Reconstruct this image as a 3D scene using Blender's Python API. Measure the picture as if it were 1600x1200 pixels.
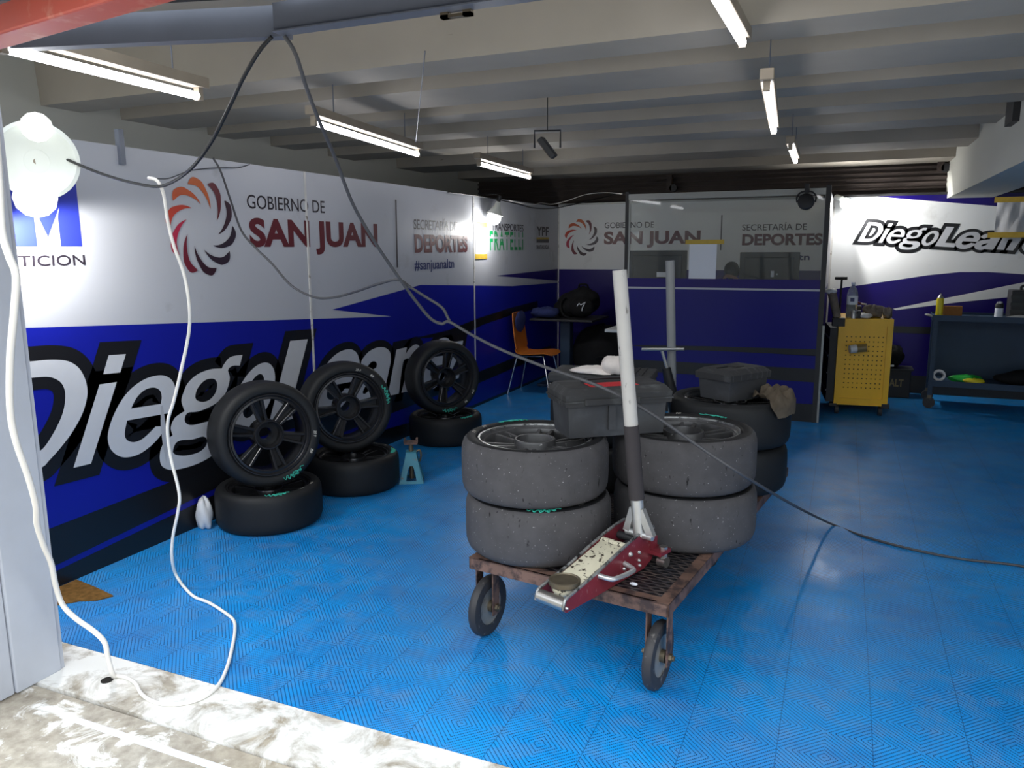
import bpy, bmesh, math, random
from math import pi, sin, cos, radians, sqrt, atan2
from mathutils import Vector as V, Matrix as M, Euler
from mathutils.geometry import tessellate_polygon
random.seed(7)
SC = bpy.context.scene
COL = SC.collection
for o in list(bpy.data.objects): bpy.data.objects.remove(o)

# ------------------------------------------------------------------ camera, sky, exposure
YAW, PITCH, ROLL, FPX, EYE = -0.40555, -0.17409, -0.00501, 1201.2, 1.6
fw = V((sin(YAW)*cos(PITCH), cos(YAW)*cos(PITCH), sin(PITCH)))
r0 = V((cos(YAW), -sin(YAW), 0)); u0 = r0.cross(fw)
rt = cos(ROLL)*r0 + sin(ROLL)*u0; up = -sin(ROLL)*r0 + cos(ROLL)*u0
CAMP = V((0, 0, EYE))
cam = bpy.data.cameras.new('camera'); camo = bpy.data.objects.new('camera', cam); COL.objects.link(camo)
cam.sensor_width = 36; cam.lens = FPX/1600*36; cam.clip_start = .05
camo.matrix_world = M(((rt.x, up.x, -fw.x, 0), (rt.y, up.y, -fw.y, 0), (rt.z, up.z, -fw.z, EYE), (0, 0, 0, 1)))
SC.camera = camo
W = bpy.data.worlds.new('overcast_sky'); SC.world = W; W.use_nodes = True
wn = W.node_tree.nodes; bg = wn['Background']; bg.inputs[1].default_value = 5.4     # overcast sky, three times brighter overhead than at the horizon
tc = wn.new('ShaderNodeTexCoord'); sx = wn.new('ShaderNodeSeparateXYZ'); W.node_tree.links.new(tc.outputs['Generated'], sx.inputs[0])
rp = wn.new('ShaderNodeValToRGB'); W.node_tree.links.new(sx.outputs[2], rp.inputs[0]); W.node_tree.links.new(rp.outputs[0], bg.inputs[0])
rp.color_ramp.elements[0].color = (.29, .315, .335, 1); rp.color_ramp.elements[1].color = (.88, .95, 1, 1)
SC.view_settings.view_transform = 'Standard'; SC.view_settings.look = 'None'
SC.view_settings.exposure = 0.0; SC.view_settings.gamma = 1; SC.view_settings.use_curve_mapping = False
TUBE_STRENGTH, BULB_STRENGTH = 14, 2.2

# ------------------------------------------------------------------ where a point of the photograph lies in the room
def ray(x, y): return rt*((x-800)/FPX) - up*((y-600)/FPX) + fw
def atX(x, y, X): d = ray(x, y); return CAMP + d*(X/d.x)
def atY(x, y, Y): d = ray(x, y); return CAMP + d*(Y/d.y)
def atZ(x, y, Z=0): d = ray(x, y); return CAMP + d*((Z-EYE)/d.z)

# ------------------------------------------------------------------ materials
def lin(c): return tuple(((v/255)/12.92 if v <= 10 else ((v/255+.055)/1.055)**2.4) for v in c)
class NT:
    def __init__(s, name):
        s.m = bpy.data.materials.new(name); s.m.use_nodes = True; s.t = s.m.node_tree
        s.b = s.t.nodes['Principled BSDF']; s.o = s.t.nodes['Material Output']
    def n(s, kind, **kw):
        nd = s.t.nodes.new('ShaderNode'+kind)
        for k, v in kw.items(): setattr(nd, k, v)
        return nd
    def l(s, a, b): s.t.links.new(a, b)
    def math(s, op, a, b=None, clamp=False):
        nd = s.n('Math', operation=op); nd.use_clamp = clamp
        for i, v in enumerate((a, b)):
            if v is None: continue
            if isinstance(v, (int, float)): nd.inputs[i].default_value = v
            else: s.l(v, nd.inputs[i])
        return nd.outputs[0]
    def noise(s, scale, detail=4, rough=.55, vec=None, dist=0):
        nd = s.n('TexNoise'); nd.inputs['Scale'].default_value = scale; nd.inputs['Detail'].default_value = detail
        nd.inputs['Roughness'].default_value = rough; nd.inputs['Distortion'].default_value = dist
        if vec is None:
            vec = s.n('TexCoord').outputs['Object']
        s.l(vec, nd.inputs['Vector']); return nd.outputs['Fac']
    def ramp(s, fac, *stops):
        nd = s.n('ValToRGB'); e = nd.color_ramp.elements
        while len(e) < len(stops): e.new(.5)
        for i, (p, c) in enumerate(stops):
            e[i].position = p; e[i].color = (*c, 1) if len(c) == 3 else c
        s.l(fac, nd.inputs[0]); return nd.outputs[0]
    def mix(s, fac, a, b):
        nd = s.n('Mix', data_type='RGBA')
        for i, v in ((0, fac), (6, a), (7, b)):
            if isinstance(v, (int, float)): nd.inputs[i].default_value = v
            elif isinstance(v, tuple): nd.inputs[i].default_value = (*v, 1)
            else: s.l(v, nd.inputs[i])
        return nd.outputs[2]
    def bump(s, h, strength=.3, dist=.01):
        nd = s.n('Bump'); nd.inputs['Strength'].default_value = strength; nd.inputs['Distance'].default_value = dist
        s.l(h, nd.inputs['Height']); s.l(nd.outputs[0], s.b.inputs['Normal'])
    def set(s, **kw):
        for k, v in kw.items():
            i = s.b.inputs[k.replace('_', ' ')]
            if isinstance(v, tuple): i.default_value = (*v, 1)
            elif isinstance(v, (int, float)): i.default_value = v
            else: s.l(v, i)
        return s
def simple(name, rgb, rough=.5, metal=0, var=.0, scale=8, bump=0, spec=.5, coat=0):
    t = NT(name); c = lin(rgb)
    t.set(Roughness=rough, Metallic=metal)
    t.b.inputs['Specular IOR Level'].default_value = spec
    if coat: t.b.inputs['Coat Weight'].default_value = coat
    if var:
        f = t.noise(scale)
        t.set(Base_Color=t.ramp(f, (.3, tuple(v*(1-var) for v in c)), (.7, tuple(min(1, v*(1+var)) for v in c))))
    else: t.set(Base_Color=c)
    if bump: t.bump(t.noise(scale*4), bump, .004)
    return t.m
def specks(name, base, spot, scale, lo, hi, rough=.5, metal=0, spec=.5, stretch=None, var=.12, bump=0):
    """a base colour with patches of a second colour (chips, rust, dust)"""
    t = NT(name); b = lin(base); s = lin(spot)
    vec = t.n('TexCoord').outputs['Object']
    v2 = vec
    if stretch:
        mp = t.n('Mapping'); mp.inputs['Scale'].default_value = stretch; t.l(vec, mp.inputs[0]); v2 = mp.outputs[0]
    f = t.noise(scale, 5, .6, v2)
    g = t.noise(scale*.3, 3, .5, vec)
    bc = t.ramp(g, (.3, tuple(x*(1-var) for x in b)), (.7, tuple(min(1, x*(1+var)) for x in b)))
    m = t.ramp(f, (lo, (0, 0, 0)), (hi, (1, 1, 1)))
    t.set(Base_Color=t.mix(m, bc, s), Roughness=rough, Metallic=metal)
    t.b.inputs['Specular IOR Level'].default_value = spec
    if bump: t.bump(f, bump, .003)
    return t.m
def emit(name, rgb, strength):
    t = NT(name); e = t.n('Emission'); e.inputs[0].default_value = (*lin(rgb), 1); e.inputs[1].default_value = strength
    t.l(e.outputs[0], t.o.inputs[0]); return t.m
MT = {}
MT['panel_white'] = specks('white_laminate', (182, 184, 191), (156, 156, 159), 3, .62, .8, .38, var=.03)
MT['panel_back'] = specks('white_laminate_lit_copy', (228, 230, 231), (205, 205, 205), 3, .62, .8, .38, var=.03)  # lighter copy of the white laminate; back wall's lit brightness put into its colour
MT['panel_blue'] = simple('blue_laminate', (20, 28, 142), .33, var=.08, scale=1.5, spec=.35)
MT['panel_violet'] = simple('violet_blue_laminate', (26, 10, 104), .32, var=.05, scale=1.5, spec=.3)
MT['office_blue'] = simple('office_blue_laminate', (12, 14, 112), .32, var=.06, scale=1.5, spec=.3)
MT['panel_black'] = specks('black_laminate', (20, 21, 25), (120, 118, 115), 14, .74, .8, .35, var=.1)
MT['letter_grey'] = simple('grey_vinyl', (196, 198, 204), .35, var=.03)
MT['letter_black'] = simple('black_vinyl', (18, 18, 22), .4)
MT['maroon'] = simple('maroon_vinyl', (92, 24, 36), .4)
MT['text_dark'] = simple('charcoal_vinyl', (40, 34, 44), .4)
MT['navy'] = simple('navy_vinyl', (30, 44, 100), .4)
MT['green'] = simple('green_vinyl', (16, 150, 84), .4)
MT['mustard'] = simple('mustard_tape', (196, 164, 60), .5, var=.1, scale=20)
MT['m_blue'] = simple('royal_blue_vinyl', (48, 60, 168), .35)
MT['concrete_paint'] = specks('white_painted_concrete', (166, 159, 148), (84, 76, 64), 9, .72, .8, .8, spec=.2, stretch=(.6, 1.2, 3), var=.06, bump=.08)
MT['beam_paint'] = specks('pale_painted_concrete', (196, 196, 188), (130, 126, 118), 4, .74, .84, .8, spec=.2, var=.03)
MT['dark_back'] = simple('brown_shutter_steel', (62, 52, 48), .7, var=.2, scale=2)
MT['grey_wall'] = simple('grey_render', (150, 148, 142), .85, var=.08, scale=2, spec=.2)
MT['seal'] = specks('white_sealant', (205, 203, 200), (120, 112, 100), 20, .6, .7, .6)
MT['rubber'] = simple('black_slick_rubber', (25, 26, 28), .6, var=.12, scale=6, bump=.05, spec=.35)
MT['rubber_worn'] = specks('grey_scuffed_rubber', (76, 74, 76), (26, 25, 26), 50, .64, .72, .8, spec=.25, stretch=(1, 1, .35), var=.12, bump=.15)
def _flecks(m):
    t = m.node_tree; b = t.nodes['Principled BSDF']; src_ = b.inputs['Base Color'].links[0].from_socket
    nz = t.nodes.new('ShaderNodeTexNoise'); nz.inputs['Scale'].default_value = 120; nz.inputs['Detail'].default_value = 2
    cr = t.nodes.new('ShaderNodeValToRGB'); cr.color_ramp.elements[0].position = .71; cr.color_ramp.elements[1].position = .76
    mx = t.nodes.new('ShaderNodeMix'); mx.data_type = 'RGBA'; mx.inputs[7].default_value = (.42, .42, .42, 1)
    tc_ = t.nodes.new('ShaderNodeTexCoord'); t.links.new(tc_.outputs['Object'], nz.inputs['Vector']); t.links.new(nz.outputs['Fac'], cr.inputs[0])
    t.links.new(cr.outputs[0], mx.inputs[0]); t.links.new(src_, mx.inputs[6]); t.links.new(mx.outputs[2], b.inputs['Base Color'])
_flecks(MT['rubber_worn'])
MT['rubber_side'] = specks('dusty_sidewall_rubber', (26, 26, 28), (150, 150, 150), 60, .72, .8, .6, spec=.3, var=.2)
MT['rim'] = simple('black_alloy', (44, 44, 47), .26, .5, spec=.6)
MT['rim_dusty'] = specks('dusty_black_alloy', (72, 71, 72), (180, 178, 176), 40, .66, .74, .4, .3, var=.35)
MT['rim_edge'] = specks('scraped_alloy_edge', (150, 150, 150), (40, 40, 40), 30, .5, .62, .35, .6)
MT['teal'] = simple('teal_marker', (52, 170, 150), .6)
MT['chalk'] = simple('pale_marker', (200, 196, 186), .6)
MT['rust'] = specks('rusty_painted_steel', (120, 92, 80), (62, 48, 46), 16, .46, .6, .6, .2, var=.3, bump=.2)
MT['caster_rubber'] = specks('worn_caster_rubber', (52, 50, 52), (110, 106, 104), 30, .62, .7, .6, var=.15)
MT['caster_hub'] = specks('grey_cast_hub', (142, 140, 136), (92, 82, 76), 16, .55, .7, .5, .4)
MT['red_paint'] = specks('scratched_red_paint', (120, 42, 52), (170, 128, 130), 26, .62, .72, .35, .1, stretch=(1, 3, 1), var=.12)
MT['cream'] = specks('chipped_cream_paint', (206, 198, 174), (66, 56, 46), 48, .56, .60, .5, var=.05)
MT['steel'] = simple('bare_steel', (176, 172, 168), .3, .9, var=.12, scale=10)
MT['alu'] = simple('cast_aluminium', (196, 196, 196), .35, .7, var=.06, scale=20)
MT['dull_steel'] = simple('dull_brown_steel', (110, 100, 84), .5, .7, var=.2, scale=20)
MT['white_tube'] = specks('scratched_white_paint', (188, 184, 180), (96, 92, 90), 30, .62, .7, .45, stretch=(1, 1, .4), var=.04)
MT['grey_tube'] = simple('grey_paint', (142, 144, 146), .45, var=.05)
MT['foam'] = simple('grey_foam_sleeve', (62, 58, 60), .85, var=.08, spec=.2)
MT['black_plastic'] = simple('black_plastic', (38, 38, 41), .55, var=.1, scale=10)
MT['dusty_plastic'] = specks('dusty_black_plastic', (58, 59, 63), (74, 76, 80), 7, .5, .7, .6, var=.1)
MT['dusty_top'] = specks('dust_streaked_plastic', (46, 46, 48), (92, 94, 95), 9, .52, .78, .7, stretch=(1, 6, 1), var=.1)
MT['red_label'] = simple('red_sticker', (208, 50, 58), .35)
MT['rag_white'] = simple('white_cotton_rag', (232, 222, 216), .9, var=.06, scale=30, bump=.3, spec=.1)
MT['rag_brown'] = simple('oily_brown_cloth', (96, 86, 74), .9, var=.25, scale=14, bump=.3, spec=.1)
MT['plastic_film'] = simple('white_plastic_film', (214, 214, 216), .35, var=.06, scale=20, bump=.2)
MT['teal_paint'] = specks('worn_teal_paint', (60, 132, 152), (120, 92, 76), 20, .62, .7, .5, var=.1)
MT['yellow_paint'] = simple('yellow_enamel', (240, 186, 34), .35, var=.06, scale=4)
MT['hole'] = simple('dark_hole', (22, 18, 12), .9)
MT['orange_ply'] = simple('orange_plywood', (186, 106, 34), .35, var=.1, scale=5)
MT['chrome'] = simple('chrome', (200, 200, 204), .18, 1)
MT['slate'] = simple('slate_blue_steel', (44, 62, 84), .5, .1, var=.1)
MT['black_fabric'] = simple('black_nylon_fabric', (24, 24, 26), .8, var=.15, scale=30, bump=.15, spec=.2)
MT['blue_fabric'] = simple('navy_cotton_cloth', (52, 60, 104), .9, var=.12, scale=20, bump=.15, spec=.1)
MT['cart_blue'] = simple('dark_blue_steel', (32, 58, 84), .5, .1, var=.1)
MT['black_rubber'] = simple('black_cable_rubber', (22, 22, 24), .5)
MT['grey_rubber'] = simple('grey_cable_rubber', (74, 74, 78), .5)
MT['white_cable'] = simple('white_cable_sheath', (240, 236, 230), .45)
MT['dark_steel'] = simple('dark_grey_steel', (104, 109, 122), .35, .1, var=.1, scale=3)
MT['black_sheet'] = simple('black_corrugated_sheet', (34, 36, 42), .42, .3, var=.15, scale=2)
MT['red_steel'] = specks('faded_red_oxide_steel', (186, 78, 60), (206, 140, 120), 9, .55, .72, .4, var=.08)
MT['pillar_grey'] = simple('pale_grey_enamel', (186, 190, 200), .4, var=.03)
MT['lamp_body'] = simple('beige_lamp_channel', (150, 138, 122), .5, var=.08)
MT['shade_white'] = simple('white_enamel_shade', (226, 230, 224), .35)
MT['monitor'] = simple('dark_monitor_plastic', (36, 39, 39), .5, var=.06)
MT['paper'] = simple('white_paper', (226, 230, 238), .7)
MT['desk_white'] = simple('white_melamine', (206, 208, 208), .4)
MT['cardboard'] = simple('brown_cardboard', (150, 104, 60), .8, var=.12, scale=12, spec=.1)
MT['scrap'] = simple('brown_mat_scrap', (112, 82, 44), .9, var=.3, scale=40, spec=.1)
MT['yellow_plastic'] = simple('yellow_plastic', (222, 206, 40), .4)
MT['green_plastic'] = simple('green_wrapper', (30, 170, 60), .45, var=.2, scale=20)
MT['olive'] = simple('olive_glass', (130, 112, 70), .3)
MT['frame_alu'] = simple('brushed_window_frame', (150, 152, 150), .4, .5)
MT['black_frame'] = simple('black_post_paint', (36, 36, 38), .5)
MT['glove'] = simple('grey_leather', (120, 110, 100), .8, var=.3, scale=20, bump=.2)
MT['skin_brown'] = simple('tan_cap_cloth', (150, 110, 96), .8, var=.1)
MT['tube'] = emit('lit_fluorescent_tube', (250, 250, 255), TUBE_STRENGTH)
MT['bulb'] = emit('lit_bulb', (252, 255, 252), BULB_STRENGTH)

def mat_water():
    t = NT('clear_bottle_plastic'); t.set(Base_Color=(.85, .92, .95), Roughness=.08, Transmission_Weight=.85, IOR=1.2); return t.m
MT['bottle'] = mat_water()
def mat_glass():
    t = NT('office_glass')
    a = t.n('BsdfTransparent'); a.inputs[0].default_value = (.86, .89, .88, 1)
    d = t.n('BsdfDiffuse'); d.inputs[0].default_value = (.7, .74, .73, 1)
    g = t.n('BsdfGlossy'); g.inputs[1].default_value = .03
    m0 = t.n('MixShader'); m0.inputs[0].default_value = .05; t.l(a.outputs[0], m0.inputs[1]); t.l(d.outputs[0], m0.inputs[2])
    fr = t.n('Fresnel'); fr.inputs[0].default_value = 1.45
    m1 = t.n('MixShader'); t.l(fr.outputs[0], m1.inputs[0]); t.l(m0.outputs[0], m1.inputs[1]); t.l(g.outputs[0], m1.inputs[2])
    t.l(m1.outputs[0], t.o.inputs[0]); return t.m
MT['glass'] = mat_glass()
TILE = .2865
def mat_floor():
    t = NT('blue_slotted_tile'); co = t.n('TexCoord').outputs['Object']
    sp = t.n('SeparateXYZ'); t.l(co, sp.inputs[0])
    def cell(o, off): return t.math('SUBTRACT', t.math('FRACT', t.math('DIVIDE', t.math('ADD', o, off), TILE)), .5)
    u = cell(sp.outputs[0], 100*TILE+.105); v = cell(sp.outputs[1], 100*TILE-1.985)
    au = t.math('ABSOLUTE', u); av = t.math('ABSOLUTE', v)
    d = t.math('ADD', au, av); e = t.math('SUBTRACT', au, av)
    ring = t.math('FRACT', t.math('MULTIPLY', d, 15.0))
    slot = t.math('LESS_THAN', ring, .3)
    dash = t.math('LESS_THAN', t.math('FRACT', t.math('MULTIPLY', e, 26.0)), .64)
    hole = t.math('MULTIPLY', slot, dash)
    seam = t.math('GREATER_THAN', au, .494)
    dark = t.math('MAXIMUM', hole, t.math('MULTIPLY', seam, .5))
    n1 = t.noise(1.3, 5, .6, co); n2 = t.noise(9, 6, .7, co)
    base = t.ramp(n1, (.3, (.003, .22, .62)), (.7, (.008, .35, .86)))
    dust = t.ramp(n2, (.46, (0, 0, 0)), (.8, (.6, .6, .6)))
    base = t.mix(dust, base, (.18, .28, .41))
    base = t.mix(t.ramp(t.noise(.8, 4, .55, co), (.45, (0, 0, 0)), (.75, (.55, .55, .55))), base, (.07, .19, .44))
    spot = t.ramp(t.noise(3.2, 4, .6, co), (.55, (0, 0, 0)), (.85, (.5, .5, .5)))
    base = t.mix(spot, base, (.004, .06, .30))
    t.set(Base_Color=t.mix(t.math('MULTIPLY', dark, .92), base, (.002, .03, .12)))
    t.set(Roughness=t.ramp(t.noise(2.1, 4, .6, co), (.35, (.3, .3, .3)), (.7, (.52, .52, .52))))
    t.b.inputs['Specular IOR Level'].default_value = .45
    t.bump(t.math('SUBTRACT', 1, dark), .8, .004)
    return t.m
MT['floor'] = mat_floor()
def mat_pave(name, lo, hi):
    t = NT(name); co = t.n('TexCoord').outputs['Object']
    a = t.noise(5.5, 8, .68, co, .6); b = t.noise(22, 5, .6, co); g = t.noise(1.1, 4, .5, co)
    tan = t.ramp(b, (.3, lin((138, 120, 92))), (.7, lin((172, 154, 122))))
    grey = t.ramp(b, (.3, lin((150, 146, 140))), (.7, lin((196, 192, 186))))
    base = t.mix(g, tan, grey)
    m = t.ramp(a, (lo, (0, 0, 0)), (hi, (1, 1, 1)))
    t.set(Base_Color=t.mix(m, base, lin((236, 234, 230))), Roughness=.85)
    t.b.inputs['Specular IOR Level'].default_value = .2
    t.bump(t.math('ADD', a, t.math('MULTIPLY', b, .5)), .35, .01); return t.m
MT['threshold'] = mat_pave('peeling_white_painted_kerb', .38, .54)
MT['pavement'] = mat_pave('weathered_concrete_pavement', .53, .60)
def mat_deck():
    t = NT('expanded_metal_deck'); co = t.n('TexCoord').outputs['Object']; sp = t.n('SeparateXYZ'); t.l(co, sp.inputs[0])
    x = t.math('MULTIPLY', sp.outputs[0], 19.0); y = t.math('MULTIPLY', sp.outputs[1], 44.0)
    row = t.math('FLOOR', y); xo = t.math('ADD', x, t.math('MULTIPLY', t.math('MODULO', row, 2.0), .5))
    fx = t.math('ABSOLUTE', t.math('SUBTRACT', t.math('FRACT', xo), .5)); fy = t.math('ABSOLUTE', t.math('SUBTRACT', t.math('FRACT', y), .5))
    h = t.math('ADD', fx, fy); k = t.math('GREATER_THAN', h, .5)
    n = t.noise(18, 4, .6, co)
    met = t.ramp(n, (.35, lin((58, 58, 66))), (.7, lin((110, 96, 88))))
    t.set(Base_Color=t.mix(k, lin((22, 22, 26)), met), Roughness=.45, Metallic=.4); t.bump(h, .6, .006); return t.m
MT['deck'] = mat_deck()
MT['asphalt'] = simple('grey_asphalt', (92, 92, 94), .9, var=.15, scale=3)

# ------------------------------------------------------------------ mesh builder and tagging
class MB:
    """collects shapes; build() links them as one mesh object"""
    def __init__(s): s.v = []; s.f = []; s.mi = []; s.cur = 0
    def add(s, vs, fs, mx=None):
        o = len(s.v)
        s.v += [tuple(mx @ V(p)) if mx is not None else tuple(p) for p in vs]
        for f in fs: s.f.append([i+o for i in f]); s.mi.append(s.cur)
        return s
    def slot(s, k): s.cur = k; return s
    def box(s, lo, hi, mx=None, bev=0):
        if bev:
            bm = bmesh.new(); bmesh.ops.create_cube(bm, size=1)
            for v in bm.verts: v.co = V([(lo[i]+hi[i])/2 + v.co[i]*(hi[i]-lo[i]) for i in range(3)])
            bmesh.ops.bevel(bm, geom=bm.edges[:], offset=bev, segments=2, affect='EDGES', profile=.5)
            bm.verts.index_update(); s.add([v.co.copy() for v in bm.verts], [[v.index for v in f.verts] for f in bm.faces], mx); bm.free(); return s
        x0, y0, z0 = lo; x1, y1, z1 = hi
        return s.add([(x0,y0,z0),(x1,y0,z0),(x1,y1,z0),(x0,y1,z0),(x0,y0,z1),(x1,y0,z1),(x1,y1,z1),(x0,y1,z1)],
                     [(0,3,2,1),(4,5,6,7),(0,1,5,4),(1,2,6,5),(2,3,7,6),(3,0,4,7)], mx)
    def lathe(s, prof, n=48, mx=None, closed=False):
        vs = []; fs = []
        for (r, z) in prof:
            for k in range(n): a = 2*pi*k/n; vs.append((r*cos(a), r*sin(a), z))
        m = len(prof)
        for i in range(m if closed else m-1):
            j = (i+1) % m
            for k in range(n): k2 = (k+1) % n; fs.append((i*n+k, i*n+k2, j*n+k2, j*n+k))
        if not closed:
            if prof[0][0] > 1e-6: fs.append(tuple(range(n))[::-1])
            if prof[-1][0] > 1e-6: fs.append(tuple((m-1)*n+k for k in range(n)))
        return s.add(vs, fs, mx)
    def cyl(s, p, q, r, r2=None, n=20):
        p = V(p); q = V(q); d = q-p; r2 = r if r2 is None else r2
        mx = M.Translation(p) @ d.to_track_quat('Z', 'Y').to_matrix().to_4x4()
        return s.lathe([(r, 0), (r2, d.length)], n, mx)
    def tube(s, pts, r, n=8, smooth=6):
        pts = [V(p) for p in pts]
        if smooth and len(pts) > 2:
            out = []
            for i in range(len(pts)-1):
                p0 = pts[max(i-1, 0)]; p1 = pts[i]; p2 = pts[i+1]; p3 = pts[min(i+2, len(pts)-1)]
                for k in range(smooth):
                    t = k/smooth
                    out.append(.5*((2*p1)+(p2-p0)*t+(2*p0-5*p1+4*p2-p3)*t*t+(3*p1-p0-3*p2+p3)*t**3))
            out.append(pts[-1]); pts = out
        vs = []; fs = []; m = len(pts)
        ref = None
        for i, p in enumerate(pts):
            d = (pts[min(i+1, m-1)]-pts[max(i-1, 0)]).normalized()
            if ref is None: ref = V((0, 0, 1)) if abs(d.z) < .9 else V((1, 0, 0))
            a = d.cross(ref).normalized(); b = a.cross(d); ref = b
            rr = r(i/(m-1)) if callable(r) else r
            for k in range(n): t = 2*pi*k/n; vs.append(p + a*cos(t)*rr + b*sin(t)*rr)
        for i in range(m-1):
            for k in range(n): k2 = (k+1) % n; fs.append((i*n+k, i*n+k2, (i+1)*n+k2, (i+1)*n+k))
        fs.append(tuple(range(n))[::-1]); fs.append(tuple((m-1)*n+k for k in range(n)))
        return s.add(vs, fs)
    def prism(s, poly, z0, z1, mx=None, holes=()):
        """polygon (with holes) in local XY, from z0 to z1"""
        loops = [list(poly)] + [list(h) for h in holes]
        flat = [p for l in loops for p in l]; n = len(flat)
        tris = tessellate_polygon([[V((p[0], p[1], 0)) for p in l] for l in loops])
        vs = [(p[0], p[1], z0) for p in flat] + [(p[0], p[1], z1) for p in flat]; fs = []
        for t in tris:
            a, b, c = (V((*flat[i][:2], 0)) for i in t)
            if (b-a).cross(c-a).z < 0: t = t[::-1]
            fs.append(tuple(i+n for i in t)); fs.append(tuple(t[::-1]))
        o = 0
        for l in loops:
            k = len(l)
            for i in range(k): j = (i+1) % k; fs.append((o+i, o+j, o+j+n, o+i+n))
            o += k
        return s.add(vs, fs, mx)
    def blob(s, c, rad, seed=0, amp=.18, n=20, m=12, zmin=None, mx=None, freq=3):
        """a lumpy cloth-like heap"""
        rnd = random.Random(seed); ph = [(rnd.uniform(0, 6.3), rnd.uniform(0, 6.3), rnd.randint(2, 2+freq), rnd.randint(1, 1+freq)) for _ in range(5)]
        vs = []; fs = []
        for i in range(m+1):
            th = pi*i/m
            for k in range(n):
                a = 2*pi*k/n
                f = 1 + amp*sum(sin(p[2]*a+p[0])*sin(p[3]*th+p[1]) for p in ph)/2
                z = cos(th)*rad[2]*f
                if zmin is not None: z = max(z, zmin-c[2])
                vs.append((c[0]+sin(th)*cos(a)*rad[0]*f, c[1]+sin(th)*sin(a)*rad[1]*f, c[2]+z))
        for i in range(m):
            for k in range(n): k2 = (k+1) % n; fs.append((i*n+k, (i+1)*n+k, (i+1)*n+k2, i*n+k2))
        return s.add(vs, fs, mx)
    def build(s, name, mats, parent=None, smooth=None, label=None, sub=0):
        me = bpy.data.meshes.new(name); me.from_pydata([tuple(v) for v in s.v], [], s.f)
        mats = mats if isinstance(mats, (list, tuple)) else [mats]
        for m in mats: me.materials.append(MT[m])
        if len(mats) > 1: me.polygons.foreach_set('material_index', s.mi)
        bm = bmesh.new(); bm.from_mesh(me)
        if len(s.f) < 6000: bmesh.ops.remove_doubles(bm, verts=bm.verts, dist=1e-6)
        bmesh.ops.recalc_face_normals(bm, faces=bm.faces)
        bm.to_mesh(me); bm.free()
        if smooth is not None:
            for p in me.polygons: p.use_smooth = True
            me.set_sharp_from_angle(angle=radians(smooth))
        o = bpy.data.objects.new(name, me); COL.objects.link(o)
        if parent is not None: o.parent = parent
        if label: o['label'] = label
        return o
def thing(name, label, cat, loc=(0, 0, 0), rotz=0, group=None, mx=None):
    o = bpy.data.objects.new(name, None); COL.objects.link(o)
    o.empty_display_size = .1
    if mx is not None: o.matrix_world = mx
    else: o.location = loc; o.rotation_euler = (0, 0, rotz)
    o['label'] = label; o['category'] = cat
    if group: o['group'] = group
    return o
def tag(o, label, cat, group=None):
    o['label'] = label; o['category'] = cat
    if group: o['group'] = group
    return o
def struct(o): o['kind'] = 'structure'; return o
def copy_tree(o, parent=None):
    c = o.copy(); COL.objects.link(c)
    if parent is not None: c.parent = parent
    for ch in list(o.children): copy_tree(ch, c)
    return c
def catmull(pts, k=6):
    """closed outline through points; a third entry marks a sharp corner"""
    n = len(pts); out = []
    for i in range(n):
        p0, p1, p2, p3 = pts[i-1], pts[i], pts[(i+1) % n], pts[(i+2) % n]
        c1 = len(p1) > 2; c2 = len(p2) > 2
        a0 = V(p1[:2]) if c1 else V(p0[:2]); a1 = V(p1[:2]); a2 = V(p2[:2]); a3 = V(p2[:2]) if c2 else V(p3[:2])
        if c1 and c2: out.append(a1); continue
        for j in range(k):
            t = j/k
            out.append(.5*((2*a1)+(a2-a0)*t+(2*a0-5*a1+4*a2-a3)*t*t+(3*a1-a0-3*a2+a3)*t**3))
    return [(p.x, p.y) for p in out]

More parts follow.
